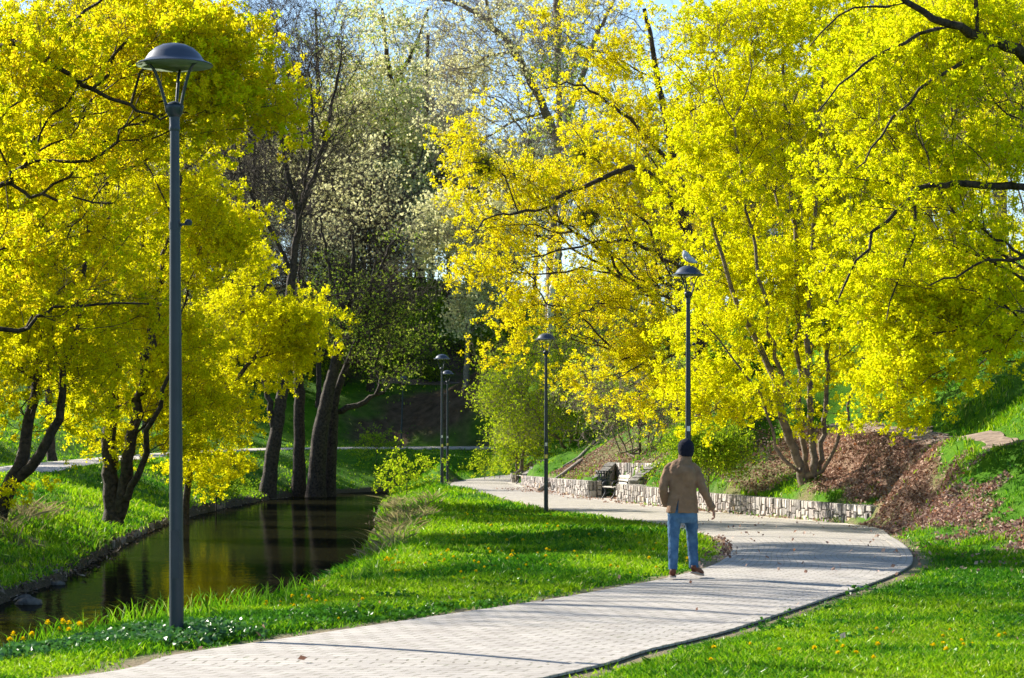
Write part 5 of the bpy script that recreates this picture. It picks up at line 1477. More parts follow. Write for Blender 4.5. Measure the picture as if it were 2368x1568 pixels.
# mid distance, far bank: dark trunks, bare twigs, first green
GM = 'dark trunks on the far bank'
make_tree('bare_tree', 'dark bare tree with a curved trunk, leftmost trunk beside the stream bend', 'tree',
          [([(618, 1112, 118), (632, 1040, 118), (646, 960, 118), (656, 870, 118), (662, 780, 118), (668, 700, 118), (684, 570, 118), (690, 500, 118), (660, 380, 118), (640, 240, 118), (625, 80, 118)], 0.36, 0.06),
           ([(690, 500, 118), (722, 420, 118), (748, 330, 118), (770, 230, 118), (790, 120, 118)], 0.16, 0.05), ([(676, 640, 118), (620, 520, 118), (560, 400, 118), (530, 280, 118)], 0.13, 0.04), ([(688, 520, 118), (720, 330, 119), (715, 150, 119)], 0.12, 0.04), ([(640, 1020, 118), (622, 930, 118), (612, 860, 118), (600, 760, 118)], 0.2, .06)],
          [(640, 300, 118, 110, 250, 4, 2), (760, 260, 118, 70, 190, 3, 1.2), (560, 350, 118, 80, 200, 3, 1.1), (700, 80, 118, 120, 120, 4, 1)],
          GM, n=1900, bf=.25, leaf=None, nl=3, twigs=4, twlen=(.35, .9), rtip=.010, twig='twigdark', seed=31, size=(.10, .16), spread=.12, csig=0.7)
make_tree('bare_tree', 'dark bare tree with a straight trunk standing second among the trunks at the bend', 'tree',
          [([(690, 1078, 127), (692, 980, 127), (691, 880, 127), (680, 800, 127), (640, 740, 127), (606, 680, 127), (586, 610, 127), (565, 520, 127), (540, 430, 127), (515, 330, 127), (500, 200, 127)], 0.33, 0.06),
           ([(606, 680, 127), (598, 580, 127), (588, 460, 127), (590, 320, 127), (600, 160, 127)], 0.17, 0.05), ([(586, 610, 127), (540, 560, 127), (505, 500, 127), (480, 420, 127)], 0.1, 0.04), ([(680, 800, 127), (690, 680, 127), (700, 540, 127)], 0.12, .05)],
          [(560, 300, 127, 90, 230, 4, 2), (610, 140, 127, 90, 160, 4, 1.2), (510, 420, 127, 60, 130, 3, .8), (660, 600, 127, 50, 130, 3, .6), (520, 120, 127, 60, 130, 3, .8)],
          GM, n=1700, bf=.25, leaf=None, nl=3, twigs=4, twlen=(.35, .9), rtip=.010, twig='twigdark', seed=32, size=(.10, .16), spread=.12, csig=0.7)
make_tree('willow_tree', 'thickest dark trunk leaning right at the stream bend with sparse fresh leaves', 'tree',
          [([(728, 1092, 125), (738, 1020, 125), (750, 950, 125), (766, 880, 125), (790, 780, 125), (810, 680, 125), (818, 600, 125), (815, 540, 125)], 0.50, 0.05),
           ([(790, 780, 125), (850, 680, 125), (890, 600, 125), (930, 520, 125)], 0.14, 0.05), ([(800, 740, 125), (760, 620, 125), (740, 500, 125)], 0.14, 0.05)],
          [(800, 700, 125, 80, 90, 3, 2), (880, 690, 125, 70, 60, 3, 1.0), (760, 660, 125, 50, 80, 3, .7), (820, 780, 125, 90, 60, 3, 1), (920, 580, 125, 50, 70, 2, .6)],
          GM, n=900, bf=.3, leaf='fresh', leaf2='shrubgreen', frac2=.4, leaffrac=.22, nl=4, twigs=4, twlen=(.3, .8), rtip=.009, twig='twigdark', seed=33, size=(.08, .13), spread=.16)
make_tree('willow_tree', 'dark forked trunk with a low limb reaching right toward the far lamp', 'tree',
          [([(760, 1100, 126), (768, 1030, 126), (772, 950, 126), (784, 890, 126), (820, 800, 126), (850, 710, 126), (870, 600, 126)], 0.34, 0.06),
           ([(772, 955, 126), (800, 945, 126), (835, 935, 126), (860, 918, 126), (888, 908, 126)], 0.20, 0.10), ([(866, 914, 126), (880, 885, 126), (868, 850, 126), (880, 800, 126)], 0.10, 0.05), ([(850, 710, 126), (900, 660, 126), (960, 640, 126), (1010, 650, 126)], .08, .03)],
          [(860, 720, 126, 90, 90, 3, 1.5), (920, 760, 126, 70, 60, 3, .9), (900, 840, 126, 60, 50, 2, .7), (960, 680, 126, 70, 60, 2.5, .7)],
          GM, n=700, bf=.3, leaf='fresh', leaf2='shrubgreen', frac2=.4, leaffrac=.22, nl=4, twigs=4, twlen=(.3, .7), rtip=.009, twig='twigdark', seed=34, size=(.08, .13), spread=.16)

# beyond: pale trees on and below the hill
make_tree('willow_tree', 'tall pale cream tree with a dark forked trunk in the middle distance', 'tree',
          [([(898, 742, 194), (896, 640, 194), (893, 530, 194), (890, 400, 194), (897, 290, 194), (905, 205, 194), (893, 120, 194), (884, 20, 194)], 0.62, 0.12),
           ([(905, 205, 194), (935, 155, 194), (965, 90, 194), (990, 20, 194)], 0.26, 0.1), ([(893, 530, 194), (930, 470, 193), (960, 400, 193), (985, 330, 193)], .2, .07), ([(895, 545, 194), (865, 540, 193.5), (830, 560, 193), (805, 600, 193)], .28, .08)],
          [(880, 340, 194, 90, 170, 5, 2.4), (830, 480, 193, 60, 110, 4, 1.2), (930, 480, 193, 60, 120, 4, 1), (950, 270, 194, 60, 130, 4, .9), (800, 260, 194, 50, 150, 4, 1), (900, 110, 194, 90, 110, 4, .6)],
          'pale trees in the middle distance', n=1250, bf=.3, leaf='cream', leaf2='fresh', frac2=.2, nl=6, twigs=3, twlen=(.3, .9), rtip=.012, twig='twig', seed=41, size=(.16, .28), spread=.28, sag=.3, leaffrac=.95, csig=0.9)
make_tree('willow_tree', 'smaller cream blossoming tree with a slim pale trunk on the dark hillside', 'tree',
          [([(1076, 942, 172), (1078, 870, 172), (1082, 780, 172), (1078, 690, 172), (1082, 600, 172), (1095, 520, 172), (1100, 440, 172)], 0.26, 0.06), ([(1080, 740, 172), (1120, 690, 171.5), (1160, 650, 171), (1190, 610, 171)], .12, .04), ([(1082, 600, 172), (1040, 530, 172), (1010, 480, 172)], .12, .04)],
          [(1060, 520, 172, 90, 70, 4, 1.6), (1130, 660, 171, 65, 45, 3, 1), (1090, 720, 171, 35, 50, 2, .6), (1150, 560, 172, 80, 80, 4, 1.3), (1010, 570, 172, 40, 50, 3, .6), (1180, 480, 172, 70, 60, 3, .7)],
          'pale trees in the middle distance', n=1400, bf=.3, leaf='cream', nl=6, twigs=3, twlen=(.3, .8), rtip=.011, twig='twig', bark='barkpale', seed=42, size=(.15, .26), spread=.24, leaffrac=.75, csig=0.7)
make_tree('poplar_tree', 'tall light green tree against the sky left of the pale cream tree', 'tree',
          [([(745, 740, 205), (742, 560, 205), (740, 380, 205), (735, 200, 205), (730, 20, 205)], 0.45, 0.1), ([(742, 480, 205), (780, 340, 205), (800, 180, 205)], .2, .07), ([(741, 520, 205), (705, 380, 205), (690, 220, 205)], .2, .07)],
          [(740, 300, 205, 90, 230, 5, 2), (780, 130, 205, 70, 150, 5, 1), (690, 420, 205, 60, 150, 4, .8), (790, 500, 205, 60, 120, 4, .8)],
          'pale trees in the middle distance', n=850, bf=.2, leaf='fresh', leaf2='cream', frac2=.35, nl=4, twigs=3, twlen=(.4, 1.), rtip=.012, twig='twig', seed=43, size=(.16, .26), spread=.25, leaffrac=.5, csig=1.0)
make_tree('bare_tree', 'huge bare tree with a limb arching left across the sky', 'tree',
          [([(1285, 800, 140), (1280, 690, 140), (1284, 560, 140), (1292, 430, 140), (1300, 320, 140), (1296, 200, 140), (1290, 80, 140), (1286, -60, 140)], 0.55, 0.2),
           ([(1298, 350, 140), (1262, 260, 139), (1228, 190, 138.5), (1190, 120, 138), (1140, 62, 137.5), (1090, 25, 137), (1040, 2, 137), (990, -10, 137)], 0.30, 0.07), ([(1300, 300, 140), (1340, 200, 140), (1370, 100, 140), (1420, 0, 140)], .24, .1), ([(1190, 120, 138), (1130, 130, 137.5), (1080, 160, 137), (1030, 150, 137)], .1, .03), ([(1262, 260, 139), (1190, 280, 138.5), (1120, 320, 138), (1060, 330, 138)], .1, .03), ([(1140, 62, 137.5), (1120, -10, 137), (1110, -80, 137)], .12, .06)],
          [(1180, 150, 138, 150, 110, 5, 2), (1100, 50, 137, 120, 80, 4, 1), (1150, 330, 138, 110, 90, 4, 1), (1330, 150, 140, 120, 150, 5, 1.3), (1060, 250, 138, 70, 110, 4, .8), (1300, -20, 140, 160, 80, 5, .8)],
          'bare trees', n=1800, bf=.25, leaf='cream', leaffrac=.15, nl=3, twigs=4, twlen=(.4, 1.0), rtip=.010, twig='twig', bark='barkgrey', seed=44, size=(.14, .22), spread=.2, csig=0.8)
make_tree('birch_tree', 'white barked birch trunk seen behind the yellow maple, left of the walking man', 'tree',
          [([(1268, 792, 132), (1274, 720, 132), (1284, 640, 132), (1290, 560, 132), (1300, 420, 132), (1304, 280, 132), (1300, 120, 132)], 0.22, 0.07), ([(1290, 560, 132), (1330, 440, 132), (1350, 300, 132)], .08, .03)],
          [(1310, 250, 132, 80, 170, 3, 1.5), (1350, 380, 132, 60, 110, 3, 1)],
          None, n=700, bf=.25, leaf='fresh', leaffrac=.3, nl=3, twigs=3, twlen=(.4, .9), rtip=.009, twig='twig', bark='birch', seed=45, size=(.12, .2), spread=.2, maxr=.05)
make_tree('bare_tree', 'dark tree with thick trunk on the hilltop below the playground', 'tree',
          [([(972, 690, 204), (970, 600, 204), (968, 500, 204), (975, 400, 204), (985, 250, 204), (990, 80, 204)], 0.55, 0.15), ([(968, 480, 204), (930, 340, 204), (915, 200, 204)], .2, .08), ([(972, 430, 204), (1030, 320, 204), (1060, 180, 204)], .2, .08)],
          [(980, 250, 204, 100, 220, 5, 2), (1040, 350, 204, 70, 130, 4, 1), (930, 200, 204, 60, 150, 4, .8)],
          'bare trees', n=800, bf=.25, leaf='cream', leaffrac=.3, nl=3, twigs=4, twlen=(.5, 1.1), rtip=.012, twig='twig', bark='bark', seed=46, size=(.16, .26), spread=.25, csig=0.9)
# ------------------------------------------------------------------ bushes and young plants
make_tree('lime_bush', 'large lime green bush of fine twigs behind the lamp on the lawn', 'bush',
          [([(1322, 1042, 109), (1318, 990, 109), (1300, 920, 109), (1280, 840, 109)], .11, .03), ([(1328, 1042, 109), (1340, 960, 109), (1350, 880, 109), (1360, 800, 109)], .08, .025), ([(1316, 1042, 109), (1260, 985, 108), (1210, 920, 108), (1180, 860, 108)], .08, .02), ([(1335, 1042, 109), (1390, 970, 108), (1430, 900, 108)], .07, .02)],
          [(1250, 880, 108, 110, 100, 2.6, 2.4), (1200, 950, 107.5, 75, 75, 2.2, 1.4), (1350, 880, 108, 100, 110, 2.6, 1.6), (1300, 790, 108, 100, 45, 2.2, .9), (1170, 900, 107, 45, 60, 1.6, .6), (1255, 985, 107.5, 80, 35, 2, .7), (1420, 930, 108, 70, 90, 2.2, 1.0), (1380, 1000, 108, 60, 30, 1.8, .4)],
          'bushes on the bank', n=2400, bf=.3, leaf='lime', nl=4, twigs=4, twlen=(.2, .55), rtip=.006, twig='twig', bark='barkgrey', seed=51, size=(.06, .11), spread=.12, attach=.15, csig=.35)
make_tree('lime_bush', 'small lime bush with two pale stems at the end of the far bench bay', 'bush',
          [([(1196, 1086, 112), (1194, 1040, 112), (1188, 1000, 112)], .07, .02), ([(1206, 1084, 111), (1212, 1040, 111), (1216, 1000, 111)], .10, .03)],
          [(1200, 1035, 111.5, 42, 40, 1.4, 1), (1215, 985, 112, 45, 40, 1.4, .8)],
          'bushes on the bank', n=450, bf=.3, leaf='lime', leaf2='shrubgreen', frac2=.4, nl=8, twigs=3, twlen=(.2, .5), twig='twig', bark='barkgrey', seed=52, size=(.07, .12), spread=.14, attach=.2)
make_tree('thorny_thicket', 'brown thicket of thin bare stems beside the lime bush above the stone bay', 'bush',
          [([(1480, 1050, 88), (1478, 980, 88), (1470, 900, 88), (1460, 830, 88)], .05, .02)] + [([(1480 + dx, 1048, 88 + dy), (1480 + dx * 1.6, 980, 88 + dy), (1480 + dx * 2.6, 900, 88 + dy * 1.5)], .035, .012) for dx, dy in ((-30, 1), (-18, -1), (14, 1), (26, -1), (40, .5), (-45, 0), (55, 0))],
          [(1440, 900, 88, 100, 100, 2.6, 1.5), (1530, 920, 88, 80, 100, 2.4, 1.2), (1390, 930, 90, 60, 80, 2, .8)],
          'bushes on the bank', n=1300, bf=.3, leaf='fresh', leaf2='lime', frac2=.4, leaffrac=.4, nl=5, twigs=4, twlen=(.25, .6), rtip=.006, twig='twig', bark='barkgrey', seed=53, size=(.06, .10), spread=.13, attach=.1)
make_tree('green_bush', 'fresh green leafy bush beside the pole behind the man', 'bush',
          [([(1640, 1062, 65), (1638, 1030, 65), (1634, 1000, 65)], .03, .012), ([(1645, 1062, 65), (1665, 1030, 65), (1675, 1000, 65)], .025, .01), ([(1640, 1062, 65), (1615, 1040, 65), (1600, 1030, 65)], .02, .01)],
          [(1640, 1030, 65, 38, 42, 1.0, 1), (1668, 1040, 65, 25, 25, .7, .4), (1600, 1045, 65, 25, 12, .6, .3), (1645, 1075, 64.5, 35, 10, .7, .3)],
          'bushes on the bank', n=420, bf=.3, leaf='shrubgreen', leaf2='lime', frac2=.3, nl=9, twigs=3, twlen=(.1, .3), rtip=.004, twig='twigdark', bark='barkgrey', seed=54, size=(.05, .085), spread=.08, attach=.1, rthick=.012)
def sapling(px, py, Y, h, w, label, seed, leaf='lime', n=90, frac=.8):
    ax = P(px, py, Y); ax[2] = gz(ax[0], ax[1]); py = 1056 - (ax[2] - EYE) * F / Y; s = F / Y
    return make_tree('sapling', label, 'sapling', [([(px, py, Y), (px + 2, py - h * .5 * s, Y), (px + 4, py - h * s, Y)], .02, .007)],
                     [(px, py - h * .62 * s, Y, w * s, h * .4 * s, w, 1)], 'saplings by the stream', n=n, bf=.2, leaf=leaf, nl=6, twigs=2, twlen=(.1, .3), rtip=.004, twig='twigdark', bark='bark', seed=seed, size=(.06, .11), spread=.08, attach=.3, rthick=.012, leaffrac=frac)
sapling(940, 1100, 88, 1.5, .6, 'leafy green sapling on the stream bank left of the pair of lamps', 61)
sapling(905, 1110, 100, 1.7, .5, 'bare brownish sapling behind the leafy one on the bank', 62, 'fresh', 70, .25)
sapling(1120, 1090, 122, 1.3, .35, 'thin sapling with few green leaves beyond the path bend', 63, 'lime', 40, .6)
sapling(1155, 1088, 125, 1.1, .3, 'smallest sapling near the far path edge before the culvert', 64, 'lime', 36, .6)
sapling(870, 1060, 150, 2.6, 1.3, 'dark bushy sapling standing before the far footpath', 65, 'shrubgreen', 160, .5)
make_tree('green_bush', 'low green bush tuft growing on the far waterline near the stakes', 'bush',
          [([(500, 1135, 92), (498, 1115, 92), (496, 1100, 92)], .03, .012)], [(500, 1118, 92, 26, 16, .5, 1)], None, n=120, leaf='shrubgreen', nl=8, twigs=2, twlen=(.1, .3), rtip=.004, seed=66, size=(.06, .1), spread=.1, attach=.1, rthick=.012)

# mistletoe balls in the yellow maple
def mistletoe(px, py, Y, r, label, seed):
    rg = np.random.default_rng(seed); c = P(px, py, Y)
    k = 520
    q = rg.normal(0, 1, (k, 3)); q /= np.linalg.norm(q, axis=1)[:, None]; q *= (rg.random((k, 1)) ** (1 / 2.2)) * r * (0.85 + .3 * rg.random((k, 1)))
    q[:, 2] *= .92
    v0, f0 = tubes(q * .05, q, np.full(k, .006), np.full(k, .004), q, q, 3)
    v1, f1 = leaf_quads(q, 4, .05, (.05, .09), rg, asp=.35)
    root = empty('mistletoe', tuple(c), label, 'mistletoe', 'mistletoe balls in the big maple')
    link('stems', mesh_np('stems', v0, f0, [M['twigdark']]), root)
    link('foliage', mesh_np('foliage', v1, f1, [M['mistletoe']]), root)
mistletoe(1117, 385, 74.0, .52, 'dark green mistletoe ball at the left tip of the long maple limb', 1)
mistletoe(1352, 358, 76, .62, 'largest green mistletoe ball above the long maple limb', 2)
mistletoe(1358, 505, 76, .42, 'faint mistletoe ball hanging below the long maple limb', 3)

bird('magpie', tuple(P(752, 684, 117)), math.radians(200), 1.25, (M['pigeondark'], M['white'], M['pigeondark'], M['pigeondark']), 'black and white magpie perched in the dark trees over the stream', 'magpie', tail=.28, pitch=35)
mb = MB(); mb.tube(catmull([P(700, 725, 118), P(725, 712, 117.5), P(752, 689, 117), P(790, 680, 117), P(840, 676, 118)], 14), list(np.linspace(.06, .025, 14)), 6)
put(mb.build('fallen_bough', [M['bark']], smooth=True), 'dark crooked bough the magpie sits on, caught between the trunks', 'bough')

# clipped hedge on the hilltop
rg = np.random.default_rng(71)
x0, y0, z0 = at(1035, 209)
C = np.c_[rg.uniform(-4.5, 4.5, 2600), rg.uniform(-.6, .6, 2600), rg.uniform(0.05, 1.3, 2600)]
C[:, 2] += ground_z(C[:, 0] + x0, C[:, 1] + y0) - z0
v, f = leaf_quads(C, 4, .08, (.12, .2), rg)
root = empty('hedge', (x0, y0, z0), 'yellowish green hedge below the hilltop playground', 'hedge')
link('foliage', mesh_np('foliage', v, f, [M['lime']]), root)
q = np.c_[rg.uniform(-4.4, 4.4, 300), rg.uniform(-.5, .5, 300), np.zeros(300)]; q[:, 2] = ground_z(q[:, 0] + x0, q[:, 1] + y0) - z0 - .1
v, f = tubes(q, q + np.array([0, 0, 1.2]) + rg.normal(0, .15, (300, 3)), np.full(300, .02), np.full(300, .01), np.tile([0, 0, 1.], (300, 1)), np.tile([0, 0, 1.], (300, 1)), 3)
link('stems', mesh_np('stems', v, f, [M['twigdark']]), root)

# ------------------------------------------------------------------ trees and shrubs filling the hill (a few kinds, repeated)
def proto_tree(kind, label, seed, px, Y, h, w, **kw):
    x = (px - 1184) * Y / F; z = gz(x, Y); s = F / Y
    py = 1056 - (z - EYE) * s; H = h * s
    rg = np.random.default_rng(seed)
    w_ = w * s
    tr = [([(px, py, Y), (px + rg.uniform(-8, 8), py - H * .3, Y), (px + rg.uniform(-12, 12), py - H * .6, Y), (px + rg.uniform(-16, 16), py - H * .95, Y)], .012 * h + .05, .05)]
    for k in range(3):
        a = rg.uniform(.28, .5); dx = rg.uniform(.3, .7) * w_ * (1 if k % 2 else -1)
        tr.append(([(px, py - H * a, Y), (px + dx * .5, py - H * (a + .18), Y + rg.uniform(-1, 1)), (px + dx, py - H * (a + .42), Y + rg.uniform(-1.5, 1.5))], .07, .03))
    bl = [(px, py - H * .7, Y, w_ * .75, H * .3, w * .75, 2), (px - w_ * .4, py - H * .55, Y, w_ * .5, H * .22, w * .5, .8), (px + w_ * .4, py - H * .6, Y, w_ * .5, H * .22, w * .5, .8)]
    return make_tree(kind, label, 'tree', tr, bl, seed=seed, **kw)
gA, gB, gC = 'bare trees on the hilltop', 'light green trees on the hilltop', 'yellow trees on the right slope'
pA = proto_tree('bare_tree', 'bare brown tree standing on the hilltop behind the playground', 81, 600, 222, 19, 5.5, group=gA, n=1300, bf=.25, leaf='cream', leaffrac=.12, nl=2, twigs=4, twlen=(.6, 1.3), rtip=.014, twig='twigdark', bark='bark', size=(.18, .28), spread=.3)
pB = proto_tree('poplar_tree', 'light green leafing tree on the hilltop skyline', 82, 560, 216, 17, 4.2, group=gB, n=700, bf=.25, leaf='fresh', leaf2='cream', frac2=.4, leaffrac=.5, nl=4, twigs=3, twlen=(.5, 1.1), rtip=.014, twig='twig', bark='barkgrey', size=(.18, .3), spread=.3)
pC = proto_tree('maple_tree', 'yellow maple farther up the wooded right slope', 83, 1750, 112, 13, 4.2, group=gC, n=1100, bf=.3, leaf='yellowgreen', leaf2='gold', frac2=.4, leaffrac=.75, nl=6, twigs=3, twlen=(.3, .7), rtip=.010, twig='twig', bark='barkgrey', size=(.12, .19), spread=.22)
pD = proto_tree('bare_tree', 'slim bare tree on the upper right slope', 84, 2240, 100, 14, 3.6, group='bare trees on the right slope', n=1100, bf=.25, leaf='fresh', leaffrac=.12, nl=2, twigs=4, twlen=(.4, .9), rtip=.010, twig='twig', bark='barkpale', size=(.12, .2), spread=.2)
rg = np.random.default_rng(91)
def scatter(src, spots, smin, smax):
    for x, y in spots:
        copy_tree(src, (x, y, gz(x, y) - .05), rg.uniform(0, 6.28), rg.uniform(smin, smax))
scatter(pA, [(-49, 214), (-43, 222), (-38, 208), (-33, 226), (-20, 219), (-8, 226), (4, 222), (14, 224), (22, 230), (-54, 200), (28, 222), (34, 215)], .8, 1.2)
scatter(pB, [(-31, 214), (-14, 216), (-41, 204), (2, 214), (11, 216), (-27, 229)], .75, 1.15)
scatter(pC, [(17, 96), (20, 104), (14, 118), (24, 112), (9, 124), (28, 98), (19, 126), (25, 88), (12, 135), (30, 120)], .8, 1.15)
scatter(pD, [(19, 90), (23, 97), (16, 106), (27, 106), (12, 112), (21, 118), (8, 132), (15, 128), (30, 90), (5, 142)], .8, 1.2)
# left, beyond the far footpath
pE = proto_tree('maple_tree', 'yellow maple beyond the far footpath at the left', 85, 120, 108, 13, 4.5, group='yellow trees beyond the far footpath', n=1100, bf=.3, leaf='yellow', leaf2='gold', frac2=.3, leaffrac=.8, nl=7, twigs=3, twlen=(.3, .7), rtip=.010, twig='twig', bark='bark', size=(.12, .19), spread=.22)
scatter(pE, [(-30, 118), (-26, 132), (-34, 140), (-29, 98), (-36, 112)], .8, 1.15)
scatter(pA, [(-24, 150), (-33, 158), (-28, 172), (-38, 176), (-22, 186)], .65, .9)
scatter(pA, [(-19, 176), (-26, 183), (-31, 190), (-15, 182), (-23, 196), (-34, 182), (-29, 166), (-17, 194), (-12.5, 187), (-36, 198), (-20.5, 168), (-26, 203), (-11, 178), (-14.5, 172), (-9, 201), (-12, 204), (-17, 206), (-5.5, 199), (-31, 207), (-22, 208), (-1, 201), (-3, 207)], .6, 1.0)

def proto_shrub(label, seed, leaf, leaf2, x, Y, r, grp, **kw):
    z = gz(x, Y); s = F / Y; px = 1184 + x * s; py = 1056 - (z - EYE) * s
    rg = np.random.default_rng(seed)
    tr = [([(px, py, Y), (px, py - r * .6 * s, Y), (px + 3, py - r * 1.3 * s, Y)], .05, .02)] + [([(px, py, Y), (px + d_ * r * .4 * s, py - r * .6 * s, Y + e), (px + d_ * r * .8 * s, py - r * 1.1 * s, Y + e * 1.5)], .035, .015) for d_, e in ((-1, .3), (1, -.3), (-.4, -.6), (.5, .6))]
    return make_tree('hillside_shrub', label, 'shrub', tr, [(px, py - r * .95 * s, Y, r * s, r * .8 * s, r, 1)], grp, n=420, bf=.3, leaf=leaf, leaf2=leaf2, frac2=.35, nl=7, twigs=3, twlen=(.25, .6), rtip=.009, twig='twigdark', bark='bark', seed=seed, size=(.13, .22), spread=.2, attach=.1, **kw)
sA = proto_shrub('dark green shrub on the hillside below the playground', 86, 'shrubgreen', 'fresh', -9, 186, 2.0, 'green shrubs on the hillside', leaffrac=.7)
sB = proto_shrub('brownish half bare shrub on the shaded hillside', 87, 'shrubgreen', 'lime', -16, 180, 2.2, 'half bare shrubs on the hillside', leaffrac=.3)
scatter(sA, [(-6, 182), (-4, 190), (-9, 196), (-14, 198), (-1, 187), (1, 178), (-1.5, 172), (2, 170), (-18, 190), (-6, 202), (3, 184), (0, 195), (-11, 183), (5, 176)], .6, 1.0)
scatter(sB, [(-20, 184), (-13, 178), (-25, 180), (-17, 174), (-7, 192), (-28, 186), (-22, 176), (-15, 186), (-2, 180), (-13, 193)], .7, 1.1)
sC = proto_shrub('green undergrowth shrub on the bank under the yellow maples', 88, 'shrubgreen', 'lime', 8.3, 90, 1.2, 'undergrowth shrubs under the maples', leaffrac=.6)
scatter(sC, [(6.8, 96), (5.6, 101), (10.5, 92), (12.5, 97), (4.6, 108), (9.5, 102), (14, 88), (16.5, 84)], .7, 1.2)

# trees on the near left that throw their shade over the lawn and path
pS = proto_tree('bare_tree', 'bare stream side tree left of the picture', 89, -900, 40, 16, 3.0, group='stream side trees left of the view', n=240, bf=.3, leaf='gold', leaffrac=.08, nl=3, twigs=2, twlen=(.3, .7), rtip=.010, twig='twig', bark='bark', size=(.10, .16), spread=.2)
scatter(pS, [(-14.0, 41), (-15.5, 37), (-18.5, 44), (-20, 40)], .85, 1.12)
pT = proto_tree('maple_tree', 'unseen yellow maple added left of the view to shade the far bank', 90, -420, 55, 13, 3.6, group='maples left of the view', n=700, bf=.3, leaf='yellow', leaffrac=.8, nl=5, twigs=3, twlen=(.3, .7), rtip=.010, twig='twig', bark='bark', size=(.14, .22), spread=.2)  # low maples out of view, added to cast shade on the left bank
scatter(pT, [(-19, 59), (-24, 64), (-15.8, 50.5), (-27, 54), (-15.2, 46.5), (-19.5, 51), (-16.5, 43), (-17.8, 40.5), (-14.6, 47), (-14.8, 43.6), (-14.2, 40.4), (-15.6, 45), (-12.6, 38)], .42, .52)

# ------------------------------------------------------------------ grass, weeds, dead leaves
rg = np.random.default_rng(101)
def sample_ground(n, ymin, ymax, power=1.6, xw=0.27, xl=None):
    u = rg.random(n); e = 1 - power
    Y_ = (ymin ** e + u * (ymax ** e - ymin ** e)) ** (1 / e)
    X_ = rg.uniform(-1, 1, n) * (xw * Y_ + .5)
    return X_, Y_
def keep_off(X_, Y_, edge=0.03):
    k = ~in_poly(X_, Y_, PATHPOLY)
    for q in (NICHE_A, NICHE_B): k &= ~in_poly(X_, Y_, q)
    dr, par = poly_dist(X_, Y_, RIV[:, :2]); i = par.astype(int).clip(0, len(RIV) - 1)
    k &= dr > RIV[i, 2] + 0.12
    for ln, w in ((FAR, 1.55), (TRAIL, .45), (TRAIL2, .8)):
        d_, _ = poly_dist(X_, Y_, ln[::2]); k &= d_ > w
    return k
NB = 330000
GXs, GYs = sample_ground(NB, 14.5, 180, 1.75)
k = keep_off(GXs, GYs)
GXs, GYs = GXs[k], GYs[k]
di, _ = poly_dist(GXs, GYs, INNER[::3]); do, _ = poly_dist(GXs, GYs, OUTER[::3])
ed = np.minimum(di, do)
den = np.clip((ed - .06 - .22 * vnoise(GXs, GYs, .6, 5)) / .35, 0.03, 1)
den *= 1 - .6 * blobmask(GXs, GYs, BANK_SOIL_SHADE, .7, 34)
den *= 1 - 0.93 * litmask(GXs, GYs)
den *= 1 - 0.75 * np.clip(blobmask(GXs, GYs, LITTER2, .8), 0, 1)
den *= 1 - 0.9 * blobmask(GXs, GYs, SOIL, .7, 33)
den *= np.clip(0.35 + 1.2 * vnoise(GXs, GYs, 0.9, 41), 0.3, 1)
den *= np.where((GXs > np.interp(GYs, OUTER[OUTER[:, 1].argsort(), 1], OUTER[OUTER[:, 1].argsort(), 0]) + .6) & (GYs > 36), np.clip(1.5 * vnoise(GXs, GYs, .7, 62) - .3, .1, .8), 1)
wallk = (GYs > 53) & (GYs < 106) & (do < .5)
den[wallk] *= .0
k = rg.random(len(GXs)) < den
GXs, GYs, ed = GXs[k], GYs[k], ed[k]
GZs = ground_z(GXs, GYs)
nb = 3
n = len(GXs) * nb
sc_ = np.repeat(np.maximum(1.0, GYs / 26.0), nb)
px_ = np.repeat(GXs, nb) + rg.normal(0, .03, n) * sc_; py_ = np.repeat(GYs, nb) + rg.normal(0, .03, n) * sc_; pz_ = np.repeat(GZs, nb)
hgt = np.repeat((0.05 + 0.06 * vnoise(GXs, GYs, 1.4, 43) + 0.12 * np.clip(vnoise(GXs, GYs, 0.55, 44) - .72, 0, 1)), nb) * rg.uniform(.6, 1.3, n) * np.minimum(sc_, 1.8)
hgt *= np.repeat(np.clip(ed / 0.5, .45, 1), nb)
wd_ = 0.0065 * sc_ * rg.uniform(.7, 1.4, n)
an = rg.uniform(0, 2 * np.pi, n); le = rg.normal(0, .45, (n, 2)) * hgt[:, None]
b0 = np.stack([px_, py_, pz_ - .01], -1)
sd = np.stack([np.cos(an) * wd_, np.sin(an) * wd_, np.zeros(n)], -1)
mid = b0 + np.c_[le * .35, hgt * .6]; tip = b0 + np.c_[le, hgt * rg.uniform(.8, 1, n)]
V = np.stack([b0 - sd, b0 + sd, mid + sd * .8, tip, mid - sd * .8], 1).reshape(-1, 3)
f = np.arange(n * 5).reshape(-1, 5)
tone = np.repeat(vnoise(GXs, GYs, 1.6, 45) * .65 + vnoise(GXs, GYs, .5, 46) * .35, nb) + rg.normal(0, .08, n)
gm = np.where(tone > .54, 1, np.where(tone < .36, 2, 0))
set_props(link('grass', mesh_np('grass', V, f, [M['grass'], M['grasslight'], M['grassdark']], gm)), kind='stuff')

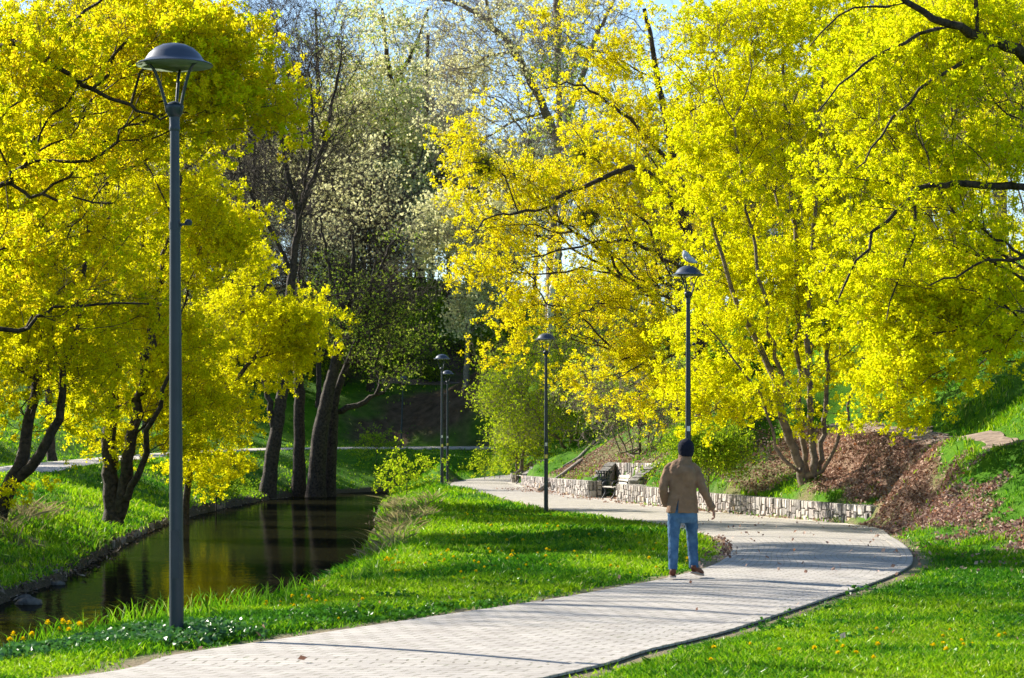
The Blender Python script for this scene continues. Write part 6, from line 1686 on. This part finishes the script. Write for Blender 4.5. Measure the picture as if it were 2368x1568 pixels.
# tall grass along the near water edge and on the bank crest
def tall(n, lines, hrange, mat, name, bend=.5, w=.006, spread=.2):
    pts = []
    for (x0, y0), (x1, y1), m in lines:
        t = rg.random(m); pts.append(np.c_[x0 + (x1 - x0) * t + rg.normal(0, spread, m), y0 + (y1 - y0) * t + rg.normal(0, spread, m)])
    q = np.concatenate(pts); k = keep_off(q[:, 0], q[:, 1]); q = q[k]
    z = ground_z(q[:, 0], q[:, 1]); m = len(q)
    h = rg.uniform(*hrange, m); le = rg.normal(0, bend, (m, 2)) * h[:, None]; an = rg.uniform(0, 6.28, m)
    ww = w * np.maximum(1, q[:, 1] / 28)
    s_ = np.stack([np.cos(an) * ww, np.sin(an) * ww, 0 * an], -1)
    b0 = np.c_[q, z - .02]; p1 = b0 + np.c_[le * .2, h * .45]; p2 = b0 + np.c_[le * .55, h * .8]; p3 = b0 + np.c_[le, h * .95]
    V = np.stack([b0 - s_, b0 + s_, p1 + s_ * .9, p2 + s_ * .6, p3, p2 - s_ * .6, p1 - s_ * .9], 1).reshape(-1, 3)
    return V, np.arange(m * 7).reshape(-1, 7)
V, f = tall(0, [((-4.6, 21.2), (-3.2, 22.8), 420), ((-3.2, 22.8), (-2.4, 27.0), 260), ((-2.0, 30), (-1.9, 44), 500), ((-1.6, 36), (-1.2, 40), 180), ((-2.6, 55), (-3.9, 85), 700), ((-2.2, 62), (-3.2, 90), 500), ((-8.0, 36), (-8.6, 48), 300), ((-8.9, 48), (-10.3, 62), 300), ((-8.9, 44.5), (-9.1, 46.5), 160), ((-10.3, 62), (-12.2, 90), 260)], (.10, .34), 'grass', 'tall_grass')
set_props(link('tall_grass', mesh_np('tall_grass', V, f, [M['grass']])), kind='stuff')
V, f = tall(0, [((-2.3, 44), (-2.9, 58), 200), ((-2.8, 58), (-4.2, 84), 420), ((-2.2, 60), (-3.0, 82), 160), ((-10.5, 46), (-11.6, 58), 260), ((-2.2, 38), (-2.4, 44), 60)], (.2, .5), 'drygrass', 'dry_grass', 1.1)
set_props(link('dry_grass', mesh_np('dry_grass', V, f, [M['drygrass']])), kind='stuff')

# low broad leaved weeds by the big lamp and through the lawn
def weeds(spots, mat, size, lift):
    Vs, fs, o = [], [], 0
    for x, y, r, m in spots:
        q = np.c_[x + rg.normal(0, r, m), y + rg.normal(0, r * 1.0, m)]; k = keep_off(q[:, 0], q[:, 1]); q = q[k]
        c = np.c_[q, ground_z(q[:, 0], q[:, 1]) + rg.uniform(.01, lift, len(q))]
        v, f = leaf_quads(c, 2, .02, size, rg, asp=.8, flat=.45)
        Vs.append(v); fs.append(f + o); o += len(v)
    return np.concatenate(Vs), np.concatenate(fs)
sp = []
for k in range(46):
    t = rg.random(); sp.append((-4.6 + 1.9 * t + rg.normal(0, .15), 18.6 + 1.9 * t + rg.normal(0, .35), .12, 70))
sp += [(-2.97 + rg.normal(0, .25), 20.35 + rg.normal(0, .25), .10, 60) for k in range(22)]
sp2 = [(-2.4 + 2.2 * t_ + rg.normal(0, .2), 21.3 + 3.2 * t_ + rg.normal(0, .3), .10, 26) for t_ in rg.random(36)]
sp2 += [(rg.uniform(-1.5, 3), rg.uniform(24, 50), .12, 22) for k in range(90)] + [(rg.uniform(2, 6.5), rg.uniform(16.5, 30), .12, 26) for k in range(60)]
V, f = weeds(sp, 'weed', (.035, .07), .10)
V2, f2 = weeds(sp2, 'herb', (.03, .06), .08)
set_props(link('lawn_herbs', mesh_np('lawn_herbs', V2, f2, [M['herb']])), kind='stuff')
set_props(link('ground_cover', mesh_np('ground_cover', V, f, [M['weed']])), kind='stuff')

# dead leaves
LX, LY = [], []
q = np.c_[rg.uniform(LITPOLY[:, 0].min() - 1, LITPOLY[:, 0].max() + 1, 170000), rg.uniform(LITPOLY[:, 1].min() - 1, LITPOLY[:, 1].max() + 1, 170000)]
q = q[rg.random(len(q)) < litmask(q[:, 0], q[:, 1])]
LX.append(q[:, 0]); LY.append(q[:, 1])
for bl, per in ((LITTER2, 520),):
    for bx, by, r in bl:
        m = int(per * r * r); a = rg.uniform(0, 6.28, m); q = np.sqrt(rg.random(m)) * r * 1.25
        LX.append(bx + q * np.cos(a)); LY.append(by + q * np.sin(a))
m = 1300; LX.append(rg.uniform(2.6, 9, m)); LY.append(rg.uniform(30, 56, m))
m = 220; a = rg.random(m); LX.append(3.3 + 0.9 * a + rg.normal(0, .15, m)); LY.append(34.5 + 11 * a + rg.normal(0, .2, m))
m = 260; LX.append(rg.uniform(-4, 8, m)); LY.append(rg.uniform(16, 60, m))
m = 900; a = rg.random(m); LX.append(np.interp(54 + a * 50, OUTER[150:, 1], OUTER[150:, 0]) - np.abs(rg.normal(0, .25, m))); LY.append(54 + a * 50)
LX = np.concatenate(LX); LY = np.concatenate(LY)
dr, par = poly_dist(LX, LY, RIV[:, :2]); k = dr > RIV[par.astype(int).clip(0, len(RIV) - 1), 2] + .2
ins = in_poly(LX, LY, PATHPOLY); k &= ~ins | (rg.random(len(LX)) < .12)
dtr, _ = poly_dist(LX, LY, TRAIL); k &= (dtr > .5) | (rg.random(len(LX)) < .06)
do, _ = poly_dist(LX, LY, OUTER[::3]); k &= ~((LY > 53.4) & (LY < 106) & (do < .55) & ~ins)
LX, LY, ins = LX[k], LY[k], ins[k]
LZ = np.where(ins, pathz(LY) + .062, ground_z(LX, LY) + rg.uniform(0.0, .07, len(LX)))
v, f = leaf_quads(np.c_[LX, LY, LZ], 1, .0, (.045, .10), rg, asp=.75, flat=.35)
v.reshape(-1, 4, 3)[:, :, 2] += 0.012
set_props(link('fallen_leaves', mesh_np('fallen_leaves', v, f, [M['litter']])), kind='stuff')

k_ = np.array([i for i in range(len(RIV)) if 18 < RIV[i, 1] < 130])
pts = []
for side, m in ((Lf[k_] + nrm[k_] * -.62, 2600), (Rt[k_] - nrm[k_] * -.62, 1500)):
    q = catmull(side, 800)[rg.integers(0, 800, m)] + rg.normal(0, .22, (m, 2)); pts.append(q)
q = np.concatenate(pts); z_ = np.maximum(ground_z(q[:, 0], q[:, 1]), WL) + rg.uniform(0, .05, len(q))
v, f = leaf_quads(np.c_[q, z_], 2, .04, (.05, .16), rg, asp=.35, flat=.4)
set_props(link('shore_debris', mesh_np('shore_debris', v, f, [M['drift']])), kind='stuff')
# green tufts that grow through the dead leaves and along the wall top
tl = [((7.9, 54.5), (5.3, 70), 500), ((5.3, 70), (4.3, 78), 300), ((9.0, 47), (10.0, 42), 90), ((9.6, 42), (9.0, 38), 120), ((10.8, 52), (12, 55), 300), ((11.3, 50), (13.5, 58), 500)]
V, f = tall(0, tl, (.06, .2), 'grass', 'tuft_grass', .5, .007, .35)
set_props(link('tuft_grass', mesh_np('tuft_grass', V, f, [M['grass']])), kind='stuff')

# ------------------------------------------------------------------ dandelions
mb = MB(); mb.tube([(0, 0, 0), (.004, 0, .5), (0, 0, .96)], [.0030, .0028, .0026], 5)
stemv, stemf = np.concatenate(mb.v), [q for q, _ in mb.fi]
rr = np.random.default_rng(3)
mb2 = MB(); mb2.add(stemv * [1, 1, .1], stemf, 1)
for ring_, (r_, z_, m_) in enumerate(((.021, .098, 18), (.016, .105, 16), (.009, .110, 10))):
    for j in range(m_):
        a = 2 * math.pi * (j + .5 * (ring_ % 2)) / m_ + rr.uniform(-.1, .1); c, s = math.cos(a), math.sin(a)
        w = .0042
        mb2.add([(0, 0, z_ - .008), (c * r_ - s * w, s * r_ + c * w, z_ + rr.uniform(-.003, .003)), (c * r_ * 1.1, s * r_ * 1.1, z_ + rr.uniform(-.004, .003)), (c * r_ + s * w, s * r_ - c * w, z_)], [[0, 3, 2, 1]], 0)
mb2.lathe([(.002, .088), (.009, .092), (.011, .099), (.004, .102)], 8, 1)
DM = mb2.mesh('dandelion', [M['petal'], M['fresh']])
spots = []
def dn(px, py, n, sx, sy):
    for _ in range(n):
        x_, y_ = px + rg.normal(0, sx), py + rg.normal(0, sy)
        Yd = EYE * F / max(40.0, (y_ - 1056)); spots.append(((x_ - 1184) * Yd / F, Yd))
dn(75, 1475, 12, 70, 12); dn(640, 1395, 14, 90, 14); dn(900, 1310, 42, 130, 22); dn(1150, 1300, 46, 170, 30); dn(1350, 1260, 34, 140, 30); dn(1250, 1215, 26, 130, 14); dn(1560, 1330, 16, 60, 20); dn(1620, 1260, 12, 40, 25); dn(2050, 1530, 14, 120, 22); dn(2200, 1490, 7, 90, 30); dn(1750, 1545, 5, 90, 14); dn(820, 1420, 10, 120, 16); dn(1080, 1240, 18, 60, 25)
spots = np.array(spots); k = keep_off(spots[:, 0], spots[:, 1]); di, _ = poly_dist(spots[:, 0], spots[:, 1], INNER[::3]); do, _ = poly_dist(spots[:, 0], spots[:, 1], OUTER[::3])
k &= (np.minimum(di, do) > .15) & ~((do < .6) & (spots[:, 1] > 52))
spots = spots[k]; Zs = ground_z(spots[:, 0], spots[:, 1])
for (x_, y_), z_ in zip(spots, Zs):
    o = link('dandelion', DM, None, (x_, y_, z_))
    s_ = rg.uniform(.6, 1.15) * (0.9 if y_ < 30 else 1.15)
    o.scale = (s_, s_, s_ * rg.uniform(.8, 1.7)); o.rotation_euler = (rg.normal(0, .25), rg.normal(0, .25), rg.uniform(0, 6.28))
    if x_ < -3.0 and y_ < 23: o.scale = (1.15, 1.15, rg.uniform(1.6, 2.8))
    if x_ > 0.5 and y_ < 30 and x_ > np.interp(y_, OUTER[:150, 1], OUTER[:150, 0]):
        set_props(o, 'yellow dandelion flower in the grass on the right of the path', 'dandelion', 'dandelions right of the path')
    else:
        set_props(o, 'yellow dandelion flower in the lawn between path and stream', 'dandelion', 'dandelions between path and stream')
for o in bpy.data.objects:
    if 'n_faces' in o: del o['n_faces']
